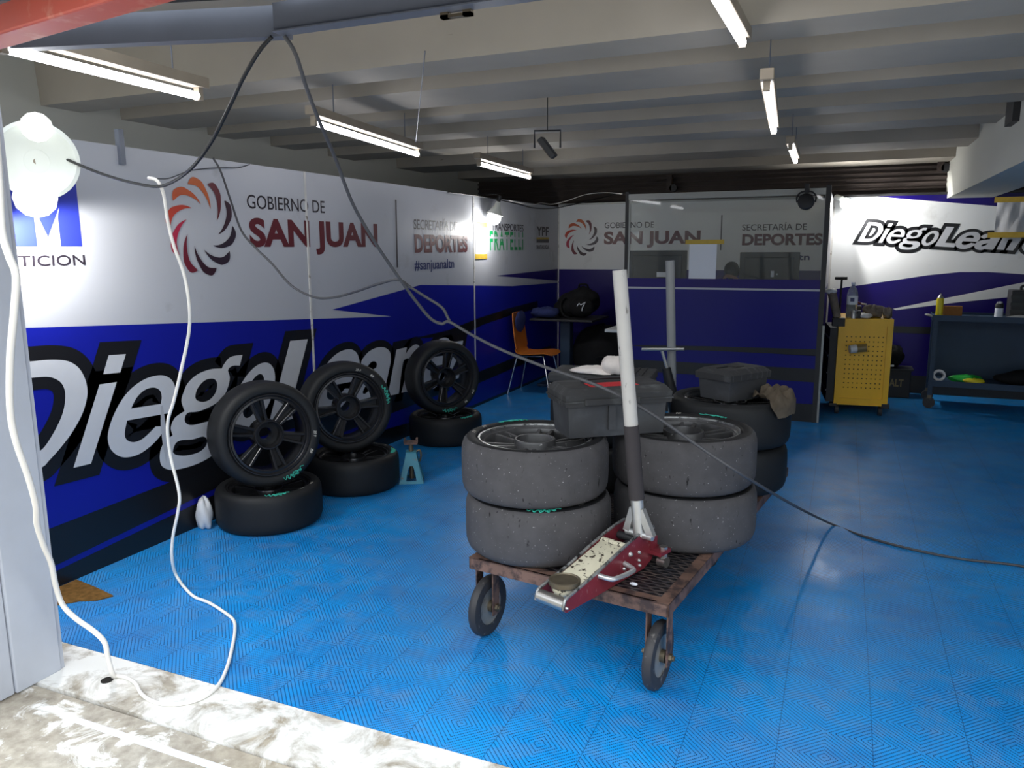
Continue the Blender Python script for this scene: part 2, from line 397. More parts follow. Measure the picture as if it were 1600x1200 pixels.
# ------------------------------------------------------------------ printed graphics on the panels
XW, YB, YP = -3.40, 9.45, 7.50           # left panels, back panels, office front
def FL(u, v, off): return (XW+off, u, v)
def FB(u, v, off): return (u, YB-off, v)
def FP(u, v, off): return (u, YP-off, v)
def UL(x, y): p = atX(x, y, XW); return (p.y, p.z)
def UB(x, y): p = atY(x, y, YB); return (p.x, p.z)
def UP(x, y): p = atY(x, y, YP); return (p.x, p.z)
class Decal:
    def __init__(s, frame, off): s.fr = frame; s.off = off; s.m = MB()
    def poly(s, outer, holes=()):
        loops = [list(map(lambda p: (p[0], p[1]), l)) for l in [outer, *holes]]
        flat = [p for l in loops for p in l]
        tr = tessellate_polygon([[V((p[0], p[1], 0)) for p in l] for l in loops])
        s.m.add([s.fr(p[0], p[1], s.off) for p in flat], [tuple(t) for t in tr]); return s
    def stroke(s, loop, w):
        """a band of width w on the outer side of a closed outline (on the inner side for w < 0)"""
        n = len(loop); P = [V(p[:2]) for p in loop]
        area = sum(P[i-1].x*P[i].y-P[i].x*P[i-1].y for i in range(n))
        sg = w if area > 0 else -w
        Q = []
        for i in range(n):
            a = (P[i]-P[i-1]); b = (P[(i+1) % n]-P[i])
            a = a.normalized() if a.length > 1e-9 else b.normalized(); b = b.normalized() if b.length > 1e-9 else a
            na = V((a.y, -a.x)); nb = V((b.y, -b.x)); h = na+nb
            if h.length < .3: h = na
            h.normalize(); k = 1/max(.5, h.dot(na))
            Q.append(P[i]+h*sg*k)
        vs = [s.fr(p.x, p.y, s.off) for p in P]+[s.fr(p.x, p.y, s.off) for p in Q]
        s.m.add(vs, [(i, (i+1) % n, (i+1) % n+n, i+n) for i in range(n)]); return s
    def text(s, body, box, bold=0, shear=0, ref=None):
        """body fitted to box (u0, u1, v0, v1); ref is the string that fills the box, without accents or tails"""
        vs, fs = text_geo(body, bold, shear); rv, _ = text_geo(ref or body, bold, shear)
        x0 = min(p[0] for p in rv); x1 = max(p[0] for p in rv); y0 = min(p[1] for p in rv); y1 = max(p[1] for p in rv)
        if ref: x0 = min(p[0] for p in vs); x1 = max(p[0] for p in vs)
        u0, u1, v0, v1 = box
        s.m.add([s.fr(u0+(p[0]-x0)/(x1-x0)*(u1-u0), v0+(p[1]-y0)/(y1-y0)*(v1-v0), s.off) for p in vs], fs); return s
    def build(s, name, mat, parent, label=None): return s.m.build(name, mat, parent, None, label)
_tc = {}
def text_geo(body, bold=0, shear=0):
    k = (body, bold, shear)
    if k in _tc: return _tc[k]
    cu = bpy.data.curves.new('lettering', 'FONT'); cu.body = body; cu.offset = bold; cu.shear = shear; cu.space_character = 1.22 if body == 'FRATELLI' else 1.0; cu.resolution_u = 5
    o = bpy.data.objects.new('lettering', cu); COL.objects.link(o)
    dg = bpy.context.evaluated_depsgraph_get(); dg.update()
    me = bpy.data.meshes.new_from_object(o.evaluated_get(dg))
    r = ([tuple(v.co[:2]) for v in me.vertices], [tuple(p.vertices) for p in me.polygons])
    bpy.data.objects.remove(o); bpy.data.curves.remove(cu); bpy.data.meshes.remove(me)
    _tc[k] = r; return r

# the outlined italic team name, letter by letter, in metres along the left wall
c_ = 1
LET = {}
LET['D'] = ([(2.23,1.112,1),(2.329,1.104),(2.442,1.097),(2.53,1.072),(2.583,1.013),(2.601,.922),(2.571,.831),(2.51,.748),(2.435,.678),(2.363,.625),(2.327,.604),(2.2,.580),(1.96,.585,1)],
            [[(2.29,1.03,1),(2.332,1.028),(2.409,1.02),(2.462,.989),(2.482,.943),(2.477,.889),(2.456,.83),(2.416,.769),(2.365,.71),(2.329,.684),(2.26,.662),(2.12,.662,1)]])
LET['i'] = ([(2.671,.941,1),(2.771,.937,1),(2.580,.555,1),(2.484,.559,1)], [])
LET['dot'] = ([(2.739,1.080,1),(2.841,1.073,1),(2.797,.983,1),(2.697,.989,1)], [])
E1 = ([(2.687,.651),(2.697,.699),(2.727,.759),(2.783,.832),(2.858,.891),(2.954,.927),(3.049,.930),(3.112,.902),(3.142,.848),(3.140,.793),(3.124,.751),(3.095,.711,1),(2.811,.727,1),(2.789,.661),(2.800,.624),(2.842,.603),(2.899,.610),(2.966,.644),(2.986,.657,1),(3.057,.642,1),(3.015,.601),(2.946,.559),(2.870,.533),(2.800,.532),(2.743,.552),(2.700,.597)],
      [[(2.842,.785,1),(2.882,.835),(2.937,.867),(2.995,.871),(3.035,.848),(3.044,.811),(3.033,.773,1)]])
def moved(L, f): return ([(*f(p[0], p[1]), *p[2:]) for p in L[0]], [[(*f(p[0], p[1]), *p[2:]) for p in h] for h in L[1]])
LET['e'] = E1
LET['g'] = ([(3.177,.759),(3.193,.802),(3.233,.856),(3.308,.895),(3.408,.910),(3.500,.902,1),(3.526,.930),(3.582,.962),(3.680,.961,1),(3.651,.898,1),(3.59,.905),(3.55,.885),(3.56,.837),(3.538,.781),(3.494,.73),(3.413,.696),(3.299,.680),(3.216,.687),(3.189,.655),(3.204,.624),(3.256,.608),(3.379,.606),(3.46,.595),(3.515,.55),(3.50,.48),(3.43,.42),(3.346,.388),(3.245,.375),(3.138,.378),(3.06,.392),(3.008,.426),(2.996,.47),(3.007,.522),(3.04,.56),(3.096,.583,1),(3.088,.63),(3.123,.678),(3.194,.701,1)],
            [[(3.281,.778),(3.307,.820),(3.365,.853),(3.428,.851),(3.454,.820),(3.439,.769),(3.391,.734),(3.335,.728),(3.288,.748)],
             [(3.091,.501),(3.113,.533),(3.155,.541),(3.236,.527),(3.315,.525),(3.343,.497),(3.327,.462),(3.275,.441),(3.191,.443),(3.118,.462),(3.091,.482)]])
def ell(cx, cz, a, b, sh): return [(cx+a*cos(t)+sh*b*sin(t), cz+b*sin(t)) for t in [2*pi*k/16 for k in range(16)]]
LET['o'] = (ell(3.76, .687, .178, .2, .5), [ell(3.755, .69, .082, .13, .5)])
LET['L'] = ([(4.134,.998,1),(4.320,.989,1),(4.115,.575,1),(4.385,.56,1),(4.335,.455,1),(3.874,.478,1)], [])
def bigE(dy, dz): return moved(E1, lambda y, z: (4.37+dy+(y-2.687)*1.2, .640+dz+(z-.731)*1.05))
LET['e_two'] = bigE(0, 0)
LET['a'] = ([(4.96,.735),(5.03,.785),(5.11,.81),(5.2,.817),(5.29,.803),(5.355,.765),(5.367,.71),(5.34,.64),(5.23,.415,1),(5.07,.425,1),(5.08,.46,1),(5.0,.415),(4.91,.41),(4.84,.44),(4.82,.51),(4.87,.585),(4.97,.63),(5.08,.645),(5.165,.66,1),(5.18,.70),(5.15,.73),(5.09,.735),(5.02,.70,1)],
            [[(5.13,.585),(5.03,.57),(4.96,.53),(4.95,.49),(4.99,.475),(5.06,.50),(5.11,.54)]])
LET['n'] = ([(5.47,.776,1),(5.637,.777,1),(5.615,.722,1),(5.69,.765),(5.78,.783),(5.85,.76),(5.86,.70),(5.83,.63),(5.69,.389,1),(5.525,.40,1),(5.65,.62),(5.665,.67),(5.62,.68),(5.56,.64),(5.486,.40,1),(5.311,.411,1)], [])
LET['e_three'] = bigE(1.53, -.075)
LET['z'] = ([(6.36,.735,1),(6.70,.715,1),(6.67,.64,1),(6.45,.46,1),(6.62,.45,1),(6.59,.36,1),(6.19,.375,1),(6.22,.45,1),(6.44,.635,1),(6.33,.64,1)], [])
HEAVY = {'L', 'e_two', 'a', 'n', 'e_three', 'z'}
def team_name(frame, parent, f, edge, names=None):
    bk = Decal(frame, .003); gr = Decal(frame, .005)
    for k, L in LET.items():
        if names and k not in names: continue
        L = moved(L, f); o = catmull(L[0]); hs = [catmull(h) for h in L[1]]
        bk.poly(o, hs); bk.stroke(o, edge)
        for h in hs: bk.stroke(h, -edge*.85)
        gr.poly(o, hs)
        if k in HEAVY and k not in 'Lnz':
            for h in [o, *hs]: gr.stroke(h, (1 if h is o else -1)*edge*.16)
    bk.build('lettering_outline', 'letter_black', parent, 'black outline of the slanted team name')
    gr.build('lettering', 'letter_grey', parent, 'slanted pale grey team name')
def emblem(frame, parent, cx, cz, rx, rz, off=.004):
    cols = [(190,92,40), (96,24,36), (52,26,40), (40,28,44), (42,28,44), (50,22,36), (108,26,44), (170,36,66), (186,62,44), (190,84,42)]
    shape = [(.46,36,1),(.56,29),(.69,20),(.83,10),(.93,3),(1.0,-7),(1.0,-13),(.94,-19),(.90,-21,1),(.83,-7),(.72,5),(.58,20)]
    for i, c in enumerate(cols):
        MT['petal%d' % i] = simple('emblem_petal', c, .4)
        pts = [(cx+rx*r*sin(radians(a+36*i)), cz+rz*r*cos(radians(a+36*i)), *k) for r, a, *k in shape]
        Decal(frame, off).poly(catmull(pts)).build('emblem_petal', 'petal%d' % i, parent)
def box4(U, a, b):  # pixel corners (left x, top y), (right x, bottom y) measured per side
    (lx, lt, lb), (rx, rtp, rb) = a, b
    u0 = U(lx, lt)[0]; u1 = U(rx, rtp)[0]
    return (u0, u1, (U(lx, lb)[1]+U(rx, rb)[1])/2, (U(lx, lt)[1]+U(rx, rtp)[1])/2)

# ------------------------------------------------------------------ the setting
fl = MB().box((-5, 1.985, -.05), (5, 9.9, 0)).build('floor', 'floor'); struct(fl)
th = MB().box((-5, 1.735, -.06), (5, 1.98, .002)).build('trim_1', 'threshold'); struct(th); th['label'] = 'peeling white painted concrete kerb at the entrance'
pv = MB().box((-14, -2.2, -.2), (14, 1.722, -.004)).build('pavement', 'pavement'); struct(pv)
struct(MB().box((-30, -10.4, -.1), (30, -10, 4.6)).build('added_skylight_blocker', 'grey_wall'))  # unseen wall behind the camera, added to block low skylight
struct(MB().box((-40, -40, -.25), (40, -2.2, -.02)).build('road', 'asphalt'))
ln = MB().add([(-2.42,1.618,-.003),(4,1.60,-.003),(4,1.648,-.003),(-2.42,1.645,-.003)], [(0,1,2,3)]).build('painted_line', 'paper', pv, label='white painted line on the pavement')
dr = MB().lathe([(.022, 0), (.022, .004)], 16, M.Translation((-2.463, 1.845, .0005))).build('drain_hole', 'hole', th)

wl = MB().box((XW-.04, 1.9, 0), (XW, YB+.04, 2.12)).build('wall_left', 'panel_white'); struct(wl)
ZT = 2.13
def pl(frame, off, mat, name, parent, *pts): return Decal(frame, off).poly(pts).build(name, mat, parent)
u1 = UL(800, 447); u2 = UL(868, 445.5)
pl(FL, .001, 'panel_blue', 'blue_band', wl, (1.9, 1.285), (5.409, 1.058), (4.619, 1.171), UL(657.5, 445), u1, (YB, 1.165), (YB, .0), (1.9, 0))
pl(FL, .001, 'panel_violet', 'blue_wedge', wl, UL(775, 431), (YB, 1.342), (YB, 1.19))
pl(FL, .002, 'panel_black', 'black_stripe', wl, (1.9, .288), (2.34, .30), (3.03, .322), (3.9, .36), (5.2, .40), (6.4, .42), (6.4, .27), (4.5, .24), (3.405, .190), (2.352, .112), (1.9, .08))
pl(FL, .002, 'panel_black', 'black_skirting', wl, (1.9, .055), (2.352, .083), (3.405, .155), (4.5, .19), (6.9, .03), (YB, .03), (YB, 0), (1.9, 0))
pl(FL, .002, 'panel_black', 'black_streak', wl, UL(640, 530), UL(700, 516), UL(745, 498), UL(797, 481), UL(840, 470), UL(840, 482), UL(797, 493), UL(755, 507), UL(722, 524))
pl(FL, .002, 'panel_black', 'black_streak', wl, UL(745, 582), UL(800, 560), UL(860, 540), UL(860, 553), UL(800, 576), UL(745, 600))
team_name(FL, wl, lambda y, z: (y, z), .068)
emblem(FL, wl, UL(315.8, 355)[0]+.0, UL(315.8, 355)[1], .5*(UL(370.5, 370)[0]-UL(260.5, 345)[0]), .5*(UL(311, 278)[1]-UL(322, 432)[1]))
t = Decal(FL, .003); t.text('GOBIERNO DE', box4(UL, (384.5, 303.4, 325.8), (506.4, 314.1, 333)), .004)
t.text('SECRETARÍA DE', box4(UL, (645.8, 343, 358.8), (714, 346.3, 360.5)), .004, ref='SECRETARIA DE')
t.poly([UL(616.9, 312), UL(619, 312.3), UL(621.5, 418), UL(619.3, 417.8)]); t.build('lettering', 'text_dark', wl)
t = Decal(FL, .003); t.text('SAN JUAN', box4(UL, (387.7, 339.5, 399.5), (588.8, 349.7, 396.5)), .04)
t.text('DEPORTES', box4(UL, (647, 365.8, 395), (730, 368, 394.5)), .04); t.build('lettering', 'maroon', wl)
t = Decal(FL, .003); t.text('#sanjuanaltn', box4(UL, (647, 406.3, 423.8), (709, 404, 420)), .015, ref='#sanuanaltn'); t.build('lettering', 'navy', wl)
t = Decal(FL, .003); t.text('TRANSPORTES', box4(UL, (768, 349.5, 361), (817.5, 350, 360.8)), .012)
t.text('YPF', box4(UL, (838, 354, 368.5), (857.2, 354.4, 368.8)), .03); t.text('SANTA LUCIA', box4(UL, (838, 382.8, 389.3), (857.2, 382.6, 389.6)), .008)
t.poly([UL(838, 374), UL(857.2, 373.9), UL(857.2, 379.2), UL(838, 379)]); t.build('lettering', 'text_dark', wl)
t = Decal(FL, .003); b = box4(UL, (765, 362, 391.5), (817, 361.5, 390.6)); t.text('FRATELLI', b, .022); t.build('lettering', 'green', wl)
t = Decal(FL, .0045); zc = b[2]+(b[3]-b[2])*.655; t.poly([(b[0]-.05, zc-.011), (b[1]+.05, zc-.011), (b[1]+.05, zc+.011), (b[0]-.05, zc+.011)]); t.build('lettering_gap', 'panel_white', wl)
pl(FL, .003, 'mustard', 'yellow_bar', wl, UL(838, 371), UL(857.2, 370.9), UL(857.2, 373.9), UL(838, 374))
# team logo by the entrance
zz = lambda x, y: UL(x/4, 300+y/4)
sq = [zz(88, -75), zz(470, -60), zz(512, 341), zz(88, 341)]
y0, z0 = zz(512, 341); y1 = zz(88, 341)[0]; zt = zz(480, -62)[1]
pl(FL, .002, 'm_blue', 'logo_square', wl, (y1, z0), (y0, z0), (y0, zt), (y1, zt))
pl(FL, .004, 'panel_white', 'logo_letter', wl, zz(232, 341), zz(208, 150), zz(203, 90), zz(298, 285), zz(366, 95), zz(358, 158), zz(378, 341))
Decal(FL, .003).text('TICION', box4(UL, (27, 399.5, 416), (131.5, 398, 415)), .012).build('lettering', 'text_dark', wl)
# torn white scrape across the letters
pl(FL, .006, 'panel_white', 'scrape', wl, (3.03,.76), (3.045,.765), (3.055,.62), (3.05,.50), (3.035,.44), (3.022,.56), (3.02,.66))
for i, Y in enumerate((4.376, 6.972)):
    o = MB().box((XW, Y-.009, .45), (XW+.006, Y+.009, 2.12)).build('trim_%d' % (i+2), 'seal'); struct(o)
o = MB().box((XW, YB-.012, .0), (XW+.012, YB, 2.12)).build('trim_4', 'seal'); struct(o)

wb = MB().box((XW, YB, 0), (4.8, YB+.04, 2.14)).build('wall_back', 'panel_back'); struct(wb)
pl(FB, .001, 'panel_violet', 'blue_band', wb, (XW, 1.338), (-.156, 1.338), (-.156, 0), (XW, 0))
emblem(FB, wb, UB(908.7, 371)[0], UB(908.7, 371)[1], .5*(UB(935, 371)[0]-UB(882.5, 371)[0]), .5*(UB(908, 342)[1]-UB(908, 400)[1]))
t = Decal(FB, .003); t.text('GOBIERNO DE', box4(UB, (945, 347.5, 356.8), (1022, 346.5, 355.5)), .004)
t.text('SECRETARÍA DE', box4(UB, (1160, 351, 360.7), (1261, 349, 358.7)), .004, ref='SECRETARIA DE')
t.poly([UB(1127.3, 336), UB(1129, 336), UB(1126.8, 391), UB(1125.2, 391)]); t.build('lettering', 'text_dark', wb)
t = Decal(FB, .003); t.text('SAN JUAN', box4(UB, (944, 361.5, 388), (1095, 360, 386.5)), .04)
t.text('DEPORTES', box4(UB, (1160, 366, 384), (1286, 364, 382.7)), .04); t.build('lettering', 'maroon', wb)
Decal(FB, .003).text('#sanjuanaltn', box4(UB, (1160, 397.5, 408), (1265.5, 395.5, 407)), .015, ref='#sanuanaltn').build('lettering', 'navy', wb)
# right-hand half of the back wall
up_ = [(-.156, 1.10), UB(1298, 453), UB(1330, 447.5), UB(1400, 437.5), UB(1450, 430), UB(1500, 425), UB(1545, 425), UB(1600, 428.5), (2.6, 1.27), (4.8, 1.05)]
pl(FB, .001, 'panel_violet', 'blue_band', wb, *up_, (4.8, .70), (-.156, .70))
pl(FB, .0008, 'panel_violet', 'blue_base', wb, (-.156, .70), (4.8, .70), (4.8, 0), (-.156, 0))
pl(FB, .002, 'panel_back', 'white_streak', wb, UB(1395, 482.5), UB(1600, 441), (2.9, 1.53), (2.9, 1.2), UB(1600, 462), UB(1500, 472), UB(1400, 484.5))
pl(FB, .001, 'panel_violet', 'blue_wedge', wb, UB(1372, 307.5), UB(1560, 322.5), (2.6, 1.86), (2.6, 2.14), (.28, 2.14))
pl(FB, .002, 'panel_black', 'black_stripe', wb, (-.156, .74), (4.8, .74), (4.8, .665), (-.156, .665))
pl(FB, .002, 'panel_black', 'black_skirting', wb, (-.156, .20), (4.8, .20), (4.8, 0), (-.156, 0))
rz_ = lambda x, y: UB(1320+x/5.714, 300+y/5.714)
src = [(2.484,.559), (4.134,.998), (3.874,.478), (2.23,1.112), (5.69,.389), (2.739,1.080)]
dst = [rz_(*q) for q in ((297,450), (905,308), (805,487), (205,268), (1500,522), (405,282))]
import numpy as np
A = np.array([[a, b, 1] for a, b in src]); AX = np.linalg.lstsq(A, np.array(dst), rcond=None)[0]
team_name(FB, wb, lambda y, z: (y*AX[0][0]+z*AX[1][0]+AX[2][0], y*AX[0][1]+z*AX[1][1]+AX[2][1]), .036)
o = MB().box((-.17, YB-.02, 0), (-.145, YB+.002, 2.14)).build('trim_5', 'seal'); struct(o)
o = MB().box((-.3, YB-.03, 2.14), (4.8, YB+.05, 2.165)).build('trim_6', 'black_frame'); struct(o)
o = MB().box((XW, YB-.01, 2.14), (-.3, YB+.05, 2.16)).build('trim_7', 'frame_alu'); struct(o)

# office: half-height blue front, side panel and the glazed screen above
XO0, XO1 = -1.985, -.165
wo = MB().box((XO0, YP, 0), (XO1, YP+.05, 1.30)).build('wall_office', 'office_blue'); struct(wo)
d = Decal(FP, .001); d.poly([(XO0, 1.31), (XO1, 1.31), (XO1, 1.225), (XO0, 1.225)]); d.build('sill_band', 'panel_violet', wo)
d = Decal(FP, .002); d.poly([(XO0, 1.226), (XO1, 1.226), (XO1, 1.208), (XO0, 1.208)]); d.build('white_stripe', 'panel_white', wo)
d = Decal(FP, .002)
d.poly([(XO0, .645), UP(1060, 540), UP(1110, 541), UP(1280, 546), (XO1, .62), UP(1281, 556), UP(1200, 552), UP(1110, 548), UP(1040, 546)])
d.poly([(XO0, .50), (XO1, .50), (XO1, .375), (XO0, .385)]); d.poly([(XO0, .17), (XO1, .17), (XO1, 0), (XO0, 0)]); d.build('black_stripe', 'panel_black', wo)
ws = MB().box((XO1-.035, YP+.05, 0), (XO1, YB, 2.12)).build('wall_office_side', 'panel_white'); struct(ws)
MB().box((XO1, YP+.05, 0), (XO1+.002, YB, 1.2)).build('blue_band', 'panel_violet', ws)
w1 = struct(MB().box((XO0-.022, YP, 0), (XO0+.012, YP+.04, 2.14)).box((XO1-.03, YP-.012, 0), (XO1+.012, YP+.05, 2.14)).build('window_1', 'black_frame'))
MB().box((XO0+.012, YP-.01, 2.06), (XO1-.03, YP+.035, 2.115)).box((XO0+.012, YP+.002, 1.30), (XO0+.03, YP+.02, 2.06)).build('window_frame', 'frame_alu', w1)
MB().add([(XO0+.03, YP+.012, 1.302), (XO1-.03, YP+.012, 1.302), (XO1-.03, YP+.012, 2.06), (XO0+.03, YP+.012, 2.06)], [(0,1,2,3)]).build('pane', 'glass', w1)
MB().box((XO1+.002, YP-.01, 0), (XO1+.03, YP+.0, .9)).build('edge_strip', 'frame_alu', w1)

# ceiling of ribbed concrete, the beam on the right and the dark steel behind the panels
RY = [(3.407, 3.68), (3.985, 4.47), (4.77, 5.05), (5.49, 5.80), (6.296, 6.72), (7.536, 8.15), (9.0, 9.55)]
ce = struct(MB().box((-4.9, 1.9, 2.78), (5, 9.9, 2.9)).build('ceiling', 'concrete_paint'))
for i, (a, b) in enumerate(RY):
    MB().add([(-4.7,a,2.48),(.94,a,2.48),(.94,b,2.48),(-4.7,b,2.48),(-4.7,a-.02,2.78),(.94,a-.02,2.78),(.94,b+.06,2.78),(-4.7,b+.06,2.78)],
             [(0,1,2,3),(4,7,6,5),(0,4,5,1),(1,5,6,2),(2,6,7,3),(3,7,4,0)]).build('rib', 'concrete_paint', ce)
MB().box((1.35, 1.5, 2.55), (5, 9.9, 2.78)).build('soffit', 'concrete_paint', ce)
bm_ = struct(MB().add([(.94,1.4,2.1),(1.36,1.4,2.1),(1.36,9.9,2.1),(.94,9.9,2.1),(.94,1.4,2.78),(1.36,1.4,2.78),(1.36,9.9,2.78),(.94,9.9,2.78)],
             [(0,3,2,1),(4,5,6,7),(0,1,5,4),(1,2,6,5),(2,3,7,6),(3,0,4,7)]).build('beam', 'beam_paint'))
struct(MB().box((-4.95, 1.4, 2.1), (-4.6, 9.9, 2.78)).build('beam', 'beam_paint'))
wr = struct(MB().box((-4.9, 9.62, 0), (5, 9.7, 2.6)).build('wall_rear', 'dark_back'))
for k in range(6): MB().box((-4.9, 9.585-.002*k, 2.16+k*.055), (5, 9.62, 2.18+k*.055)).build('corrugation', 'dark_back', wr)
struct(MB().box((-5, 1.9, 0), (-4.92, 9.9, 2.8)).build('wall_far_left', 'grey_wall'))
struct(MB().box((4.85, 1.9, 0), (4.95, 9.9, 2.8)).build('wall_right', 'grey_wall'))


# door post at the left of the opening
po = struct(MB().box((-2.93, 1.655, 0), (-2.692, 1.835, 2.3), bev=.006).box((-2.93, 1.835, 0), (-2.70, 1.85, 2.3)).build('pillar', 'pillar_grey'))
MB().box((-2.95, 1.60, 0), (-2.70, 1.652, 2.3), bev=.004).box((-2.95, 1.42, 0), (-2.655, 1.50, 2.3), bev=.01).build('door_channel', 'pillar_grey', po)

# folded-up entrance door overhead: corrugated sheet in a grey frame, red steel tube in front of it
d1 = struct(MB().box((-1.64, 2.0, 2.25), (3.5, 2.045, 2.335)).box((-1.64, 1.99, 2.25), (3.5, 2.0, 2.254)).build('door_1', 'dark_steel'))
def corr(lo, hi, n, z, mx=None):
    m = MB(); vs = []; fs = []
    for k in range(n*4+1):
        x = lo[1]+(hi[1]-lo[1])*k/(n*4); zz_ = z + (0, 0, .03, .03)[k % 4]
        vs += [(lo[0], x, zz_), (hi[0], x, zz_)]
    for k in range(n*4): fs.append((2*k, 2*k+1, 2*k+3, 2*k+2))
    return m.add(vs, fs, mx)
corr((-1.6, 1.3), (3.5, 1.98), 5, 2.345).build('door_sheet', 'black_sheet', d1)
d2 = struct(MB().add([(-1.64,2.04,2.25),(-2.9,1.70,2.25),(-2.91,1.74,2.25),(-1.64,2.09,2.25),(-1.64,2.04,2.34),(-2.9,1.70,2.34),(-2.91,1.74,2.34),(-1.64,2.09,2.34)],
      [(0,1,2,3),(4,7,6,5),(0,4,5,1),(1,5,6,2),(2,6,7,3),(3,7,4,0)]).build('door_2', 'dark_steel'))
rm = M.Translation((-1.64, 2.0, 0)) @ M.Rotation(radians(15), 4, 'Z')
corr((-1.5, -.75), (.02, -.0), 5, 2.35, rm).build('door_sheet', 'black_sheet', d2)
MB().box((-1.5, -.36, 2.262), (.0, -.32, 2.31), rm).build('door_rail', 'dark_steel', d2)
MB().box((-1.085, 2.03, 2.235), (-1.06, 2.05, 2.31)).box((-1.015, 2.03, 2.235), (-.99, 2.05, 2.31)).box((-1.085, 2.03, 2.235), (-.99, 2.05, 2.243)).build('door_bracket', 'dull_steel', d1)
a = V((-3.2, 1.72, 2.24)); b = V((-.9, 1.36, 2.24)); dd = (b-a).normalized(); q = dd.to_track_quat('X', 'Z').to_matrix().to_4x4()
rb = MB().box((0, -.045, -.05), ((b-a).length, .045, .05), M.Translation(a) @ q, bev=.006).build('red_beam', 'red_steel'); tag(rb, 'faded red square steel tube crossing above the entrance', 'steel beam')

# ------------------------------------------------------------------ lamps
def tube_light(p, q, label, gap=.035, brackets=(.15, .85)):
    """a batten with one bare tube under it; p and q are the ends of the lit tube"""
    p = V(p); q = V(q); d = q-p; L = d.length
    mx = M.Translation(p) @ d.to_track_quat('X', 'Z').to_matrix().to_4x4()
    t = thing('tube_light', label, 'ceiling light', group='fluorescent tubes under the ceiling', mx=mx)
    MB().box((-.05, -.028, gap), (L+.05, .028, gap+.045), bev=.004).build('batten', 'lamp_body', t)
    MB().cyl((0, 0, 0), (L, 0, 0), .016, n=14).build('tube', 'tube', t, 40)
    for x in (-.022, L-.003): MB().box((x, -.014, -.018), (x+.025, .014, gap+.001)).build('lamp_holder', 'lamp_body', t)
    zt = 2.49-p.z
    for f in brackets: MB().cyl((L*f, 0, gap+.04), (L*f, 0, zt), .003, n=6).build('hanger', 'dark_steel', t)
    return t
tz = 2.25
tube_light(atZ(8, 76, tz), atZ(308, 150, tz), 'long fluorescent tube light nearest the entrance above the left wall')
tube_light(atZ(492, 192, tz), atZ(652, 241, tz), 'fluorescent tube light hung above the maroon lettering of the left wall')
tube_light(atZ(749, 256, tz), atZ(827, 277, tz), 'fluorescent tube light deepest in the row along the left wall')
e4 = atZ(1160, 67, 2.40); tube_light((-.455, 1.95, 2.40), e4, 'fluorescent tube light nearest the camera in the right row', .02)
tube_light(atZ(1198, 136, tz), atZ(1209, 205, tz), 'fluorescent tube light in the middle of the right row', .02)
tube_light(atZ(1235, 230, tz), atZ(1243, 252, tz), 'small far fluorescent tube light deepest in the right row', .02)

def lamp_light(name, parent, loc, aim, watts, spot=None, size=.04, color=(1, .99, .96)):
    li = bpy.data.lights.new(name, 'SPOT' if spot else 'POINT'); li.energy = watts; li.color = color; li.shadow_soft_size = size
    if spot: li.spot_size = radians(spot); li.spot_blend = .25
    o = bpy.data.objects.new(name, li); COL.objects.link(o); o.parent = parent; o.location = loc
    if aim is not None: o.rotation_euler = (V(aim)-V(loc)).to_track_quat('-Z', 'Y').to_euler()
    return o
def bulb_mesh(c, r, d=(0, 0, -1)):
    d = V(d).normalized(); mx = M.Translation(V(c)) @ d.to_track_quat('Z', 'Y').to_matrix().to_4x4()
    return MB().lathe([(0, -r), (r*.5, -r*.86), (r*.87, -r*.5), (r, 0), (r*.87, r*.5), (r*.5, r*.86), (0, r)], 20, mx)
# twin lamp with a round reflector at the left of the opening
L1 = V((-3.25, 2.36, 1.985)); t = thing('reflector_lamp', 'lit twin lamp with round white dish reflector high beside the entrance post', 'lamp', L1)
ax = V((.80, -.60, -.05)).normalized(); dm = ax.to_track_quat('Z', 'Y').to_matrix().to_4x4()
MB().lathe([(.05, -.05), (.09, -.045), (.135, -.02), (.158, .02), (.165, .05), (.150, .05), (.143, .022), (.122, -.008), (.085, -.03), (.05, -.035)], 40, dm, True).lathe([(0, -.05), (.05, -.05), (.05, -.036), (0, -.036)], 24, dm).build('dish', 'shade_white', t, 50)
MB().cyl((-.15, .03, 0), tuple(-ax*.04), .014).build('bracket', 'lamp_body', t)
bulb_mesh((.05, -.02, .135), .062).build('bulb', 'bulb', t, 60)
bulb_mesh((.035, -.05, -.16), .085).build('bulb', 'bulb', t, 60)
lamp_light('lamp_glow', t, (.07, -.05, -.27), (-.2, .15, -.75), 34, 150)
# cone lamp in front of the far part of the left wall
L2 = V((-3.27, 7.22, 1.97)); t = thing('cone_lamp', 'lit lamp with small white cone shade hanging over the green lettering of the left wall', 'lamp', L2)
dn = V((-.25, -.15, -1)).normalized(); dm = dn.to_track_quat('Z', 'Y').to_matrix().to_4x4()
MB().lathe([(.022, -.10), (.03, -.06), (.05, -.02), (.085, .03), (.080, .03), (.045, -.018), (.026, -.058), (.018, -.098)], 28, dm, True).build('shade', 'shade_white', t, 50)
MB().cyl(tuple(dn*-.16), tuple(dn*-.09), .02).build('socket', 'black_plastic', t, 40)
MB().tube([tuple(dn*-.15), (0.0, .02, .17), (-.12, .03, .17)], .006).build('cord', 'black_rubber', t, 40)
bulb_mesh(tuple(dn*.065), .075).build('bulb', 'bulb', t, 60)
lamp_light('lamp_glow', t, tuple(dn*.185+V((.06, -.02, 0))), None, 15)
